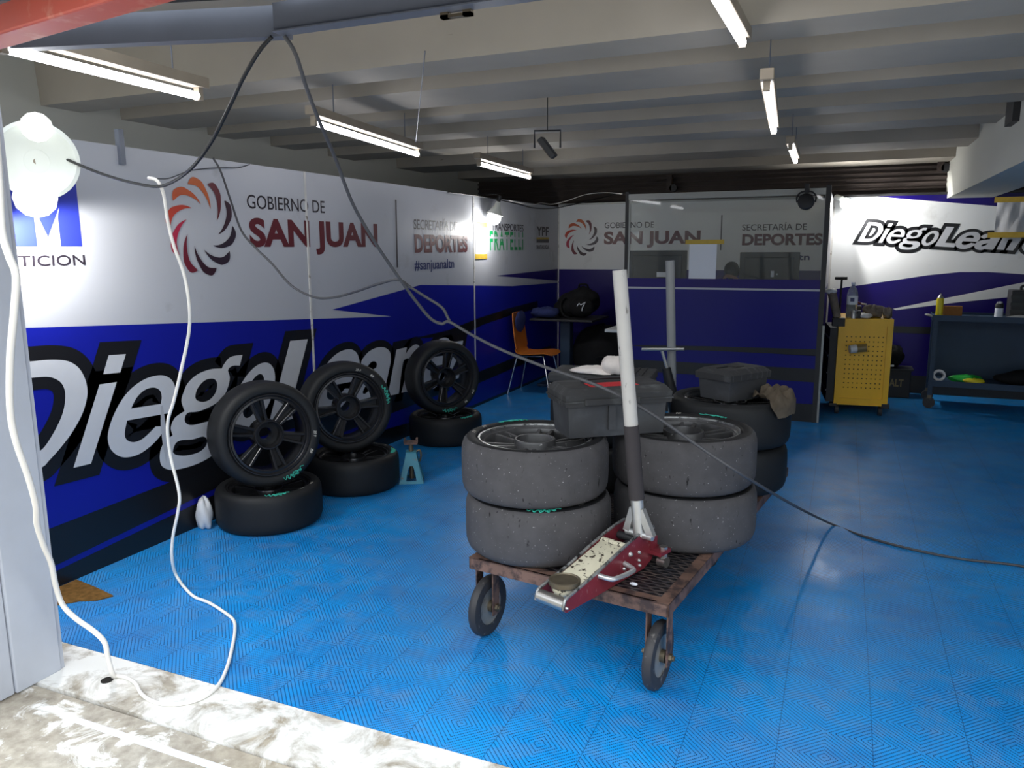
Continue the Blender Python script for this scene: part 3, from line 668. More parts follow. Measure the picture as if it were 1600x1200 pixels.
# lamp by the office corner, and the black one that is off
L3 = V((-.035, 9.18, 2.06)); t = thing('clamp_lamp', 'lit white lamp shining on the back wall beside the office corner', 'lamp', L3)
bulb_mesh((0, 0, 0), .062).build('bulb', 'bulb', t, 60)
MB().cyl((-.04, .06, .05), (-.10, .17, .08), .03).build('socket', 'shade_white', t, 40)
MB().tube([(-.10, .16, .08), (-.115, .20, .10), (-.12, .27, .09)], .006).build('clamp_arm', 'frame_alu', t, 40)
lamp_light('lamp_glow', t, (.09, -.02, -.02), (.75, .27, -.38), 48, 100)
lamp_light('lamp_glow', t, (.04, -.09, -.03), None, 16)
L4 = V((-.352, 7.40, 1.99)); t = thing('spot_lamp', 'round black unlit lamp hanging before the office window', 'lamp', L4)
MB().lathe([(.0, -.06), (.04, -.055), (.062, -.03), (.07, .01), (.068, .05), (.05, .06), (0, .06)], 24, M.Rotation(radians(80), 4, 'X')).build('lamp_head', 'black_plastic', t, 40)
MB().tube([(-.075, 0, 0), (-.078, 0, .05), (-.04, 0, .09), (.04, 0, .09), (.078, 0, .05), (.075, 0, 0)], .007, smooth=3).build('yoke', 'black_plastic', t, 40)
MB().box((-.018, -.01, .088), (.018, .13, .16)).build('clamp', 'black_plastic', t)
# square floodlight hung from a rib
L5 = V((-1.70, 4.52, 2.20)); t = thing('floodlight', 'flat black square floodlight hanging from the ceiling ribs', 'floodlight', L5, radians(20))
fm = M.Rotation(radians(52), 4, 'Y') @ M.Rotation(radians(10), 4, 'X')
MB().box((-.07, -.055, -.018), (.07, .055, .018), fm, bev=.006).build('housing', 'black_plastic', t)
MB().box((-.055, -.042, -.022), (.055, .042, -.017), fm).build('lens', 'dull_steel', t)
MB().tube([(-.078, 0, 0), (-.078, 0, .10), (.078, 0, .10), (.078, 0, 0)], .006, smooth=0).build('yoke', 'black_plastic', t)
MB().cyl((0, 0, .1), (0, 0, .29), .003, n=6).build('wire', 'black_rubber', t)
# small dark fittings
t = tag(MB().box((XW-.01, 2.905, 2.03), (XW+.02, 2.935, 2.20)).build('strap', 'dark_steel'), 'short dark metal strap over the top of the left wall', 'bracket')
t = tag(MB().box((.90, 5.84, 2.37), (.94, 6.1, 2.56)).build('junction_box', 'black_plastic'), 'black box fixed on the pale beam at the right', 'electrical box')
for i, (px, py, lab) in enumerate(((703, 284, 'small dark pulley bracket above the end of the left wall'), (1046, 290, 'dark winch bracket on the brown steel above the office'), (1470, 258, 'dark bracket on the brown steel next to the pale beam'))):
    p = atY(px, py, 9.5); t = thing('pulley_bracket', lab, 'bracket', p)
    MB().box((-.03, -.03, -.06), (.03, .05, .12)).build('plate', 'dark_back', t)
    MB().cyl((.05, -.03, -.03), (.05, .03, -.03), .045).build('pulley', 'black_plastic', t, 40)

# ------------------------------------------------------------------ racing wheels
RT, WT = .308, .235
def racing_wheel(name, label, group, worn=False, mx=None):
    t = thing(name, label, 'wheel', mx=mx or M(), group=group)
    zc = WT/2
    side = [(.240, .100), (.248, .112), (.268, .1175), (.286, .113)]
    tread = [(.286, .113), (.299, .099), (.306, .078), (RT, .04), (RT, 0)]
    prof = side+tread[1:]; prof = [(r, zc+z) for r, z in prof]+[(r, zc-z) for r, z in reversed(prof[:-1])]
    if worn:
        m = MB(); n = 88
        m.lathe(prof, n); m.f = m.f[:-2]; m.mi = m.mi[:-2]
        seg = len(prof)-1
        m.mi = [1 if (i//n) in (0, 1, 2, seg-1, seg-2, seg-3) else 0 for i in range(len(m.f))]
        ty = m.build('tyre', ['rubber_worn', 'rubber_side'], t, 40)
    else:
        m = MB().lathe(prof, 88); m.f = m.f[:-2]; m.mi = m.mi[:-2]
        ty = m.build('tyre', 'rubber', t, 40)
    R = 'rim_dusty' if worn else 'rim'
    m = MB().lathe([(.241, zc+.100), (.236, zc+.106), (.231, zc+.106), (.226, zc+.095), (.222, zc+.090), (.211, zc+.092), (.208, zc+.088), (.206, zc+.07), (.205, zc-.06), (.220, zc-.09), (.230, zc-.106), (.236, zc-.106), (.241, zc-.1)], 72); m.f = m.f[:-2]; m.mi = m.mi[:-2]
    rim = m.build('rim', R, t, 35)
    if worn:
        m = MB().lathe([(.2415, zc+.1005), (.238, zc+.108), (.2305, zc+.1075), (.2285, zc+.1)], 72); m.f = m.f[:-2]; m.mi = m.mi[:-2]
        m.build('rim_edge', 'rim_edge', rim, 35, 'scraped bare metal rim edge')
    hz = zc+(.098 if worn else .088)
    MB().lathe([(.088, zc+.0), (.088, hz-.008), (.084, hz), (.077, hz), (.074, hz-.006), (.073, zc+.012), (.036, zc+.012), (.036, zc-.03), (.088, zc-.03)], 40, closed=True).build('hub', R, rim, 35)
    for k in range(4):
        a = pi/4+k*pi/2; MB().cyl((.055*cos(a), .055*sin(a), zc+.010), (.055*cos(a), .055*sin(a), zc+.022), .009, n=12).build('lug_seat', R, rim, 40)
    for k in range(6):
        a = k*pi/3; sp = MB()
        for s in (-1, 1):
            q0 = V((.083, s*.017, 0)); q1 = V((.207, s*.030, 0))
            zt0, zt1, th_ = zc+.076, zc+.088, .05
            d = (q1-q0).normalized(); nrm = V((-d.y, d.x, 0))*.0078
            vs = [q0-nrm, q1-nrm, q1+nrm, q0+nrm]
            vv = [(v.x, v.y, z) for v, z in zip(vs, (zt0-th_, zt1-th_, zt1-th_, zt0-th_))]+[(v.x*1., v.y*.96, z) for v, z in zip(vs, (zt0, zt1, zt1, zt0))]
            sp.add(vv, [(0,3,2,1),(4,5,6,7),(0,1,5,4),(1,2,6,5),(2,3,7,6),(3,0,4,7)], M.Rotation(a, 4, 'Z'))
        sp.add([(.08,-.012,zc+.036),(.205,-.022,zc+.050),(.205,.022,zc+.050),(.08,.012,zc+.036),(.08,-.012,zc+.026),(.205,-.022,zc+.040),(.205,.022,zc+.040),(.08,.012,zc+.026)],
               [(0,1,2,3),(4,7,6,5),(0,4,5,1),(1,5,6,2),(2,6,7,3),(3,7,4,0)], M.Rotation(a, 4, 'Z'))
        so = sp.build('spoke', R, rim); bm = bmesh.new(); bm.from_mesh(so.data); bmesh.ops.bevel(bm, geom=bm.edges[:], offset=.0022, segments=1, affect='EDGES'); bm.to_mesh(so.data); bm.free()
    return t, ty
def side_text(ty, body, ang, r, h, mat, zc=WT, bold=.01, wid=1.0):
    """hand lettering round the upper sidewall"""
    vs, fs = text_geo(body, bold, .2); x1 = max(p[0] for p in vs); y1 = max(p[1] for p in vs); m = MB(); vv = []
    for x, y in [(p[0], p[1]) for p in vs]:
        rr = r+(y/y1-.5)*h; a = ang-(x-x1/2)/y1*h*wid/r
        f = min(1, max(0, (rr-.250)/.02)); zs = zc+.0012-(1-f)*.004-(max(0, rr-.272))*.25
        vv.append((rr*cos(a), rr*sin(a), zs))
    m.add(vv, fs); return m.build('sidewall_mark', mat, ty)
def tick(ty, ang, r, mat):
    m = MB(); pts = [(-.05, 0), (-.03, -.010), (-.02, .012), (-.005, -.004), (.012, .012), (.02, -.012), (.035, .010), (.045, -.008)]
    def P(x, y): a = ang-x/r; rr = r+y; return V((rr*cos(a), rr*sin(a), WT+.001-max(0, rr-.272)*.25-max(0, .258-rr)*.2))
    return MB().tube([P(*p) for p in pts], .0022, 5, 3).build('sidewall_mark', mat, ty)
def marks(ty, base):
    tick(ty, base, .268, 'teal'); tick(ty, base-.16, .268, 'teal')
    tick(ty, base-.08, .275, 'teal')
    side_text(ty, 'R9', base+.55, .262, .016, 'chalk'); side_text(ty, '25 9', base+.95, .262, .014, 'chalk')
def lay(pos, spin): return M.Translation(V(pos)) @ M.Rotation(spin, 4, 'Z')
def lean(c, n, spin):
    n = V(n).normalized(); q = n.to_track_quat('Z', 'Y').to_matrix().to_4x4()
    return M.Translation(V(c)-n*WT/2) @ q @ M.Rotation(spin, 4, 'Z')
G1 = 'racing wheels along the left wall'
w0, ty = racing_wheel('racing_wheel', 'black slick wheel lying flat on the floor beside the white plastic bag', G1, mx=lay((-3.085, 3.49, 0), radians(-50)))
marks(ty, radians(15))
def more(mx, label): c = copy_tree(w0); c.matrix_world = mx; c['label'] = label; return c
more(lay((-3.02, 4.27, 0), radians(20)), 'black slick wheel lying flat on the floor beside the teal jack stand')
more(lay((-3.04, 5.645, 0), radians(-30)), 'black slick wheel lying flat farthest along the left wall')
more(lean((-3.06, 3.455, .545), (.86, -.51, .07), radians(-75)), 'upright black six-spoke wheel leaning at the left wall nearest the entrance')
more(lean((-3.085, 4.29, .545), (.78, -.62, .06), radians(5)), 'upright black six-spoke wheel leaning behind the nearest upright wheel')
more(lean((-3.05, 5.62, .545), (.80, -.59, .05), radians(-100)), 'upright dark wheel leaning farthest along the left wall near the orange chair')
G2 = 'racing wheels stacked on the trolley'; ZD = .36
w1_, ty = racing_wheel('racing_wheel', 'grey scuffed wheel on top of the front stack with its rim uncovered', G2, True, lay((-1.148, 2.915, ZD+.243), radians(38)))
marks(ty, radians(100))
def more2(mx, label): c = copy_tree(w1_); c.matrix_world = mx; c['label'] = label; return c
more2(lay((-1.135, 2.92, ZD+.002), radians(-160)), 'grey scuffed wheel at the bottom of the front stack beside the red jack')
more2(lay((-.60, 3.295, ZD+.243), radians(-25)), 'grey scuffed wheel behind the white jack handle, on top of its stack')
more2(lay((-.59, 3.30, ZD+.002), radians(80)), 'grey scuffed wheel at the bottom of the stack behind the white jack handle')
for i, (mx, lab) in enumerate(((lay((-.512, 4.105, ZD+.243), radians(60)), 'black wheel carrying the small black box and the brown cloth'),
                (lay((-.52, 4.11, ZD+.002), radians(130)), 'black wheel at the bottom of the rear stack below the small black box'),
                (lay((-1.135, 3.95, ZD+.243), 1), 'black wheel hidden behind the large black toolbox, top of its stack'), (lay((-1.135, 3.95, ZD+.002), 2), 'black wheel hidden behind the large black toolbox, bottom of its stack'))):
    c = more(mx, lab); c['group'] = G2

# ------------------------------------------------------------------ trolley
CA = radians(-7.78); CO = V((-.917, 2.605, 0))
CM = M.Translation(CO) @ M.Rotation(CA, 4, 'Z')
t = thing('trolley', 'rusty four-wheeled steel trolley carrying the stacked racing wheels', 'trolley', CO, CA)
LW, LL = .425, 2.0
MB().box((-LW+.02, .02, ZD-.012), (LW-.02, LL-.02, ZD-.001)).build('deck', 'deck', t, label='dark expanded-metal deck')
fr = MB()
fr.box((-LW, 0, ZD-.05), (LW, .008, ZD)).box((-LW, .0, ZD-.006), (LW, .045, ZD)).box((-LW, LL-.008, ZD-.05), (LW, LL, ZD))
fr.box((-LW, 0, ZD-.05), (-LW+.008, LL, ZD)).box((LW-.008, 0, ZD-.05), (LW, LL, ZD)).box((LW-.045, 0, ZD-.0055), (LW, LL, ZD+.0003)).box((-LW, 0, ZD-.0055), (-LW+.045, LL, ZD+.0003))
for y in (.65, 1.3): fr.box((-LW, y, ZD-.05), (LW, y+.03, ZD-.012))
fr.build('frame', 'rust', t)
def caster(x, y):
    w = MB().lathe([(.078, -.016), (.108, -.020), (.122, -.017), (.128, -.008), (.128, .008), (.122, .017), (.108, .020), (.078, .016)], 40, M.Translation((x, y, .128)) @ M.Rotation(pi/2, 4, 'Y'), True).build('wheel', 'caster_rubber', t, 40)
    MB().lathe([(0, -.012), (.03, -.012), (.07, -.010), (.079, -.015), (.079, .015), (.07, .010), (.03, .012), (0, .012)], 32, M.Translation((x, y, .128)) @ M.Rotation(pi/2, 4, 'Y')).build('wheel_disc', 'caster_hub', w, 40)
    MB().cyl((x-.03, y, .128), (x+.03, y, .128), .024).build('wheel_hub', 'dull_steel', w, 40)
    b = MB()
    for s in (-1, 1): b.box((x+s*.040-.003, y-.024, .098), (x+s*.040+.003, y+.024, ZD-.048))
    b.box((x-.043, y-.03, ZD-.056), (x+.043, y+.03, ZD-.05)).build('fork', 'rust', t)
    MB().cyl((x-.062, y, .128), (x+.062, y, .128), .009, n=10).cyl((x+.043, y, .128), (x+.054, y, .128), .016, n=6).cyl((x-.054, y, .128), (x-.043, y, .128), .016, n=6).build('axle_bolt', 'dull_steel', t)
for x, y in ((-.385, .075), (.372, .055), (-.25, 1.25), (.22, 1.25)): caster(x, y)

# ------------------------------------------------------------------ red floor jack with the tall white handle
JN = V((-.876, 2.36, ZD)); JA = radians(70.7-90)     # local +y runs from the nose to the rear, +x to the right
t = thing('floor_jack', 'red low-profile racing floor jack with tall white handle lying on the trolley front', 'jack', JN, JA)
prof = [(.0, .012), (.012, .0), (.20, 0), (.33, .004), (.50, .006), (.555, .03), (.575, .075), (.565, .150), (.545, .165), (.40, .142), (.20, .088), (.05, .056), (.01, .045)]
for s in (-1, 1):
    mx = M(((0, 0, 1, s*.062), (1, 0, 0, 0), (0, 1, 0, 0), (0, 0, 0, 1)))
    p = MB().prism(prof, -.005, .005, mx).build('side_plate', 'red_paint', t)
    MB().tube([(s*.062, y, z) for y, z in prof[7:]]+[(s*.062, 0, .012)], .0062, 6, 2).build('worn_edge', 'rim_edge', p, 40, 'bare worn metal edge')
    b = MB()
    for y, z, r in ((.40, .095, .011), (.36, .05, .008), (.46, .085, .008), (.46, .052, .007), (.465, .03, .007), (.545, .145, .007), (.52, .15, .006), (.012, .018, .006)):
        b.cyl((s*.066, y, z), (s*.075, y, z), r, r*.6, 10)
    b.build('rivets', 'alu', p, 40)
MB().cyl((-.06, .018, .024), (.06, .018, .024), .0235, n=24).build('front_roller', 'steel', t, 40)
am = M.Translation((0, .12, .055)) @ M.Rotation(radians(13), 4, 'X')
MB().box((-.053, -.04, -.014), (.053, .275, .016), am, bev=.006).cyl(am @ V((-.054, .275, 0)), am @ V((.054, .275, 0)), .02).build('lift_arm', 'cream', t, 40, 'chipped cream lift arm')
MB().lathe([(.0, .02), (.036, .02), (.046, .035), (.046, .05), (0, .05)], 28, M.Translation((0, .085, .008))).build('saddle_base', 'cream', t, 40)
MB().lathe([(0, .055), (.052, .055), (.057, .06), (.057, .076), (.053, .078), (.049, .073), (0, .072)], 32, M.Translation((0, .085, .004))).build('saddle', 'dull_steel', t, 40, 'round olive-brown rubber saddle')
MB().box((-.056, .42, .01), (.056, .53, .06)).cyl((-.056, .50, .115), (.056, .50, .115), .016).cyl((0, .40, .07), (0, .50, .09), .022).build('pump_block', 'black_plastic', t, 40)
MB().tube([(.067, .20, .075), (.11, .21, .072), (.122, .235, .070), (.122, .33, .064), (.11, .355, .064), (.067, .36, .072)], .0095, 10, 3).build('carry_handle', 'alu', t, 40)
hb = V((0, .50, .125))
IJ = (M.Translation(JN) @ M.Rotation(JA, 4, 'Z')).inverted()
top = IJ @ V(atY(968, 422, 2.80)); base = IJ @ V(atY(999, 832, 2.80)); hd = (top-base).normalized()
sk = MB(); q = hd.to_track_quat('Z', 'Y').to_matrix().to_4x4(); sm = M.Translation(base) @ q
# triangular cast socket: centre barrel, two sloping arms and a base bar across
B0 = IJ @ V(atY(999, 832, 2.80)); X_ = V((1, 0, 0))
sk.cyl(B0-hd*.01, B0+hd*.10, .024)
for s in (-1, 1):
    p0 = B0+hd*.095+X_*s*.016; p1 = B0+X_*s*.056-hd*.005; dv = p1-p0
    sk.box((-.012, -.014, 0), (.012, .014, dv.length), M.Translation(p0) @ dv.to_track_quat('Z', 'Y').to_matrix().to_4x4())
sk.cyl(B0-X_*.06-hd*.006, B0+X_*.06-hd*.006, .014); sk.build('handle_socket', 'alu', t, 35)
LH = (top-base).length
f1 = (base+hd*.10); MB().cyl(f1, base+hd*.145, .0245).build('handle_collar', 'alu', t, 40)
MB().cyl(base+hd*.135, base+hd*(LH*.42), .030, .029).build('foam_sleeve', 'foam', t, 40)
MB().lathe([(.0265, 0), (.0265, LH*.58), (.021, LH*.58), (.021, LH*.5)], 24, M.Translation(base+hd*(LH*.42)) @ q).build('handle_tube', 'white_tube', t, 40)
cb = MB().box((.060, .525, .06), (.125, .60, .075)).box((.060, .53, .06), (.074, .58, .12)); cb.build('caster_arm', 'red_paint', t)
MB().cyl((.105, .575, .035), (.105, .575, .085), .018, n=8).cyl((.087, .575, .022), (.123, .575, .022), .022, n=20).build('rear_caster', 'steel', t, 40)
p = atZ(990, 914, ZD+.002); tag(MB().blob((p.x, p.y, ZD+.006), (.014, .008, .006), 3, zmin=ZD+.001).build('paper_scrap', 'paper', smooth=60), 'tiny white paper scrap on the trolley deck beside the red jack', 'scrap')

# second jack standing behind the trolley
Y2 = 4.72; P0 = V(atY(1050, 606, Y2)); P1 = V(atY(1047, 407, Y2)); d2v = (P1-P0).normalized(); foot = P0-d2v*((P0.z-.16)/d2v.z)
t = thing('floor_jack', 'tall grey jack handle with a silver crossbar standing behind the trolley', 'jack', (foot.x, foot.y, 0))
o_ = V((foot.x, foot.y, 0))
MB().cyl(foot-o_, P1-o_-d2v*.72, .026).lathe([(.027, 0), (.027, .72), (.021, .72), (.021, .66)], 20, M.Translation(P1-o_-d2v*.72) @ d2v.to_track_quat('Z', 'Y').to_matrix().to_4x4()).build('handle_tube', 'grey_tube', t, 40)
for s in (-1, 1): MB().box((s*.09-.006, -.55, .02), (s*.09+.006, .06, .13)).build('side_plate', 'red_paint', t)
MB().cyl((-.09, -.52, .025), (.09, -.52, .025), .024).cyl((-.10, .03, .03), (.10, .03, .03), .03).build('roller', 'steel', t, 40)
MB().box((-.08, -.06, .05), (.08, .05, .17)).build('pump_block', 'black_plastic', t)
b0 = V(atY(1003, 545.5, Y2-.08))-o_; b1 = V(atY(1069, 545.5, Y2-.08))-o_
MB().cyl(b0, b1, .0105, n=12).build('crossbar', 'alu', t, 40)
s0 = V(atY(1034, 547, Y2-.07))-o_; s1 = V(atY(1047, 592, Y2-.05))-o_; MB().cyl(s0, s1, .010, n=12).build('crossbar_stem', 'alu', t, 40)
g0 = V(atY(1041, 575, Y2-.05))-o_; g1 = V(atY(1051, 622, Y2-.05))-o_; MB().cyl(g0, g0*.2+g1*.8, .026, .036).cyl(g0*.2+g1*.8, g1+(g1-g0)*.8, .036, .040).build('grip', 'black_rubber', t, 40)

# ------------------------------------------------------------------ boxes and rags on the stacks
ZS = ZD+.243+WT+.002
TB = V((-.985, 2.87, ZS)); TA = radians(38)
t = thing('toolbox', 'large black plastic toolbox with red sticker lying across two wheel stacks', 'toolbox', TB, TA)
tl, tw = .425, .205
MB().add([(.006,.006,0),(tl-.006,.006,0),(tl-.006,tw-.006,0),(.006,tw-.006,0),(-.002,-.002,.135),(tl+.002,-.002,.135),(tl+.002,tw+.002,.135),(-.002,tw+.002,.135)],
         [(0,3,2,1),(4,5,6,7),(0,1,5,4),(1,2,6,5),(2,3,7,6),(3,0,4,7)]).box((.17, -.012, .03), (.20, .0, .135)).build('body', 'dusty_plastic', t)
lid = MB(); lid.add([(-.018,-.018,.133),(tl+.018,-.018,.133),(tl+.018,tw+.018,.133),(-.018,tw+.018,.133),(-.020,-.020,.178),(tl+.020,-.020,.178),(tl+.020,tw+.020,.178),(-.020,tw+.020,.178),(.004,.004,.206),(tl-.004,.004,.206),(tl-.004,tw-.004,.206),(.004,tw-.004,.206)],
        [(0,3,2,1),(8,9,10,11),(0,1,5,4),(1,2,6,5),(2,3,7,6),(3,0,4,7),(4,5,9,8),(5,6,10,9),(6,7,11,10),(7,4,8,11)])
lid.box((-.024, -.024, .150), (tl+.024, tw+.024, .156)).box((.06, -.03, .137), (.30, -.016, .163), bev=.004)
lid = lid.build('lid', 'dusty_top', t)
MB().box((.10, .012, .2062), (.31, .10, .2075)).build('sticker', 'red_label', lid, label='red rectangular sticker')
MB().tube([(.10, .12, .206), (.12, .12, .222), (.31, .12, .222), (.33, .12, .206)], .007, 8, 2).build('carry_handle', 'black_plastic', lid, 40)
C2 = V((-1.42, 3.80, ZS))
t = thing('tool_case', 'flat dusty black tool case lying behind the large toolbox under the white rag', 'case', C2, radians(6))
MB().box((0, 0, 0), (.54, .30, .055), bev=.01).build('body', 'black_plastic', t)
lid = MB().box((-.004, -.004, .057), (.544, .304, .108), bev=.012).build('lid', 'dusty_top', t)
mb = MB()
for k in range(7): mb.box((.24+k*.04, .02, .1075), (.254+k*.04, .28, .112))
mb.build('ridges', 'black_plastic', lid)
p = V((-1.10, 3.86, C2.z+.125))
rg = MB().blob((p.x-.09, p.y, p.z-.005), (.115, .06, .028), 5, .16, zmin=C2.z+.113).blob((p.x+.02, p.y+.01, p.z+.025), (.075, .06, .055), 9, .14, zmin=C2.z+.113).build('rag', 'rag_white', smooth=80); tag(rg, 'crumpled white rag on the flat black case behind the jack handle', 'rag')
SB = V((-.66, 3.985, ZS-.001)); sa = radians(33)
t = thing('small_toolbox', 'small black plastic box with ribbed lid on the rear wheel stack', 'toolbox', SB, sa-radians(65))
w_, l_ = .205, .29
MB().add([(.01,.01,0),(w_-.01,.01,0),(w_-.01,l_-.01,0),(.01,l_-.01,0),(0,0,.105),(w_,0,.105),(w_,l_,.105),(0,l_,.105)], [(0,3,2,1),(4,5,6,7),(0,1,5,4),(1,2,6,5),(2,3,7,6),(3,0,4,7)]).build('body', 'dusty_plastic', t)
lid = MB().add([(-.012,-.012,.103),(w_+.012,-.012,.103),(w_+.012,l_+.012,.103),(-.012,l_+.012,.103),(-.013,-.013,.135),(w_+.013,-.013,.135),(w_+.013,l_+.013,.135),(-.013,l_+.013,.135),(.02,.01,.158),(w_-.02,.01,.158),(w_-.02,l_-.01,.158),(.02,l_-.01,.158)],
        [(0,3,2,1),(8,9,10,11),(0,1,5,4),(1,2,6,5),(2,3,7,6),(3,0,4,7),(4,5,9,8),(5,6,10,9),(6,7,11,10),(7,4,8,11)]).build('lid', 'dusty_top', t)
MB().box((.06, .12, .1575), (.14, .18, .161)).box((.095, .02, .158), (.102, .10, .163)).build('latch_recess', 'black_plastic', lid)
vs = []; fs = []; nu, nv = 22, 16; wc = V((-.512, 4.105, ZS))
for i in range(nu+1):
    for k in range(nv+1):
        r = .165+.215*i/nu; a = radians(-42+62*k/nv)+.12*sin(i*.5)*(k/nv-.5)
        edge = r-.292; hump = (.018*sin(k*1.1+i*.35)+.012*sin(k*2.3-i*.7)+.03*sin(pi*k/nv))*min(1, max(0, (.40-r)/.1))
        rr = r if edge < 0 else .292+.034*sin(min(1.5, edge/.034)); z = .008+max(0, hump) - (0 if edge < 0 else max(0, edge-.012)*1.1)
        vs.append((wc.x+rr*cos(a), wc.y+rr*sin(a), wc.z+z+(.01 if edge < 0 else .004)))
for i in range(nu):
    for k in range(nv): q = i*(nv+1)+k; fs.append((q, q+1, q+nv+2, q+nv+1))
cl = MB().add(vs, fs)
tag(cl.build('cloth', 'rag_brown', smooth=80), 'oily brown cloth draped over the rear wheel stack beside the small box', 'cloth')

# ------------------------------------------------------------------ teal axle stand and things on the floor at the left
J = V((-2.70, 4.50, 0)); t = thing('jack_stand', 'small teal jack stand on the blue floor between the wheels', 'jack stand', J, radians(28))
mb = MB()
def face(mx):
    hole = catmull([(-.035, .02, 1), (.035, .02, 1), (.028, .07), (.015, .115), (0, .125), (-.015, .115), (-.028, .07)], 4)
    mb.prism([(-.085, 0), (.085, 0), (.07, .03), (.035, .215), (-.035, .215), (-.07, .03)], -.003, .003, mx, [hole])
for k in range(4):
    a = k*pi/2; R = M.Rotation(a, 4, 'Z') @ M.Translation((0, -.082, 0)) @ M.Rotation(pi/2-radians(14), 4, 'X')
    face(R)
mb.box((-.036, -.036, .205), (.036, .036, .215)).build('base', 'teal_paint', t)
MB().cyl((0, 0, .02), (0, 0, .27), .017).build('post', 'dull_steel', t, 40)
MB().box((-.045, -.03, .268), (.045, .03, .285)).box((-.048, -.03, .275), (-.034, .03, .305)).box((.034, -.03, .275), (.048, .03, .305)).build('saddle', 'rust', t)
MB().tube([(.036, 0, .21), (.06, 0, .22), (.068, 0, .18), (.058, 0, .14)], .007, 8, 3).build('lever', 'dull_steel', t, 40)
bgp = MB().blob((-3.34, 3.225, .085), (.045, .05, .10), 21, .2, zmin=.002).build('plastic_bag', 'plastic_film', smooth=80); tag(bgp, 'crumpled white plastic bag between the flat wheel and the left wall', 'bag')
sc_ = MB(); pts = [(-3.385, 2.43), (-3.20, 2.40), (-3.06, 2.37), (-3.09, 2.31), (-3.16, 2.27), (-3.22, 2.20), (-3.385, 2.16)]
tag(sc_.prism(pts, .001, .006).build('mat_scrap', 'scrap'), 'torn brown mat scrap on the floor at the foot of the left wall', 'mat')
# paper taped under the cone lamp
PX = [(742, 352), (762, 352.5), (760, 402), (742, 400)]
q = [atX(x, y, XW+.004) for x, y in PX]
t = thing('paper_sheet', 'white paper sheet held by two yellow tapes on the left wall under the lamp', 'paper', (XW+.004, 7.12, 1.52))
o_ = V((XW+.004, 7.12, 1.52))
MB().box((0, -.115, .0), (.0012, .135, .32)).build('sheet', 'paper', t)
for k, (z0, z1) in enumerate(((.29, .345), (-.02, .03))): MB().box((.0012, -.135, z0), (.0025, .155, z1)).build('tape', 'mustard', t)

# ------------------------------------------------------------------ corner: chair, small table, bags
CX = V((-3.12, 7.94, 0)); t = thing('chair', 'orange plywood chair with chrome legs in front of the left wall', 'chair', CX, radians(4))
# profile of the bent shell in local x (back to front) and z
pr_ = [(-.235, .905), (-.232, .86), (-.222, .76), (-.205, .64), (-.19, .54), (-.165, .475), (-.12, .447), (-.05, .443), (.06, .452), (.15, .46), (.205, .452), (.235, .435)]
def cm_open(pts, k=4):
    pts = [V(p) for p in pts]; out = []
    for i in range(len(pts)-1):
        p0, p1, p2, p3 = pts[max(i-1, 0)], pts[i], pts[i+1], pts[min(i+2, len(pts)-1)]
        for j in range(k):
            u = j/k; out.append(.5*((2*p1)+(p2-p0)*u+(2*p0-5*p1+4*p2-p3)*u*u+(3*p1-p0-3*p2+p3)*u**3))
    return out+[pts[-1]]
L_ = cm_open([(x, 0, z) for x, z in pr_]); vs = []; fs = []; nw = 9; n_ = len(L_)
for side in (0, 1):
    for i, p in enumerate(L_):
        d = (L_[min(i+1, n_-1)]-L_[max(i-1, 0)]).normalized(); nn = V((-d.z, 0, d.x))
        f = i/(n_-1); hw = .20 if f > .45 else .165+.035*sin(min(1, f/.35)*pi/2)
        if f > .93: hw *= 1-(f-.93)*2
        for k in range(nw):
            y = (k/(nw-1)*2-1); bow = (.018*y*y if f < .4 else .01*y*y)
            vs.append(tuple(p+nn*(side*.012-bow*0)+V((bow if f < .4 else 0, y*hw, bow if f > .5 else 0))))
S = n_*nw
for i in range(n_-1):
    for k in range(nw-1):
        a = i*nw+k; fs.append((a, a+1, a+nw+1, a+nw)); fs.append((S+a, S+a+nw, S+a+nw+1, S+a+1))
for i in range(n_-1):
    for k in (0, nw-1): a = i*nw+k; fs.append((a, a+nw, S+a+nw, S+a))
for k in range(nw-1):
    for i in (0, n_-1): a = i*nw+k; fs.append((a, S+a, S+a+1, a+1))
MB().add(vs, fs).build('seat_shell', 'orange_ply', t, 40)
for s in (-1, 1):
    MB().tube([(-.255, s*.235, .0), (-.165, s*.19, .40), (-.14, s*.165, .432)], .0095, 8, 3).build('leg', 'chrome', t, 40)
    MB().tube([(.235, s*.235, .0), (.155, s*.19, .40), (.13, s*.165, .438)], .0095, 8, 3).build('leg', 'chrome', t, 40)
MB().tube([(-.14, -.165, .432), (.13, -.165, .438)], .0085).tube([(-.14, .165, .432), (.13, .165, .438)], .0085).tube([(0, -.165, .435), (0, .165, .435)], .0085).build('seat_frame', 'chrome', t, 40)
TT = V((-2.98, 8.62, 0)); t = thing('pedestal_table', 'small dark pedestal table in the back left corner carrying a backpack', 'table', TT)
MB().box((-.36, -.32, .775), (.40, .36, .80), bev=.006).build('tabletop', 'black_plastic', t)
MB().box((-.07, -.06, .03), (.05, .06, .775)).build('column', 'slate', t)
MB().box((-.28, -.28, 0), (.28, .28, .03), bev=.008).build('base', 'slate', t)
BP = V((-2.86, 8.66, .80)); t = thing('backpack', 'black backpack with white emblem lying on the corner table', 'backpack', BP)
MB().blob((-.02, .02, .15), (.25, .17, .15), 33, .10, zmin=.001).blob((.05, .0, .22), (.19, .15, .135), 37, .10, zmin=.001).blob((-.14, .0, .10), (.15, .16, .11), 38, .12, zmin=.001).build('body', 'black_fabric', t, 80)
MB().tube([(.0, .0, .34), (.02, -.02, .385), (.10, -.02, .385), (.12, .0, .34)], .011).build('grab_handle', 'black_fabric', t, 60)
MB().blob((.08, -.12, .13), (.15, .08, .115), 35, .06, zmin=.001).build('pocket', 'black_fabric', t, 80)
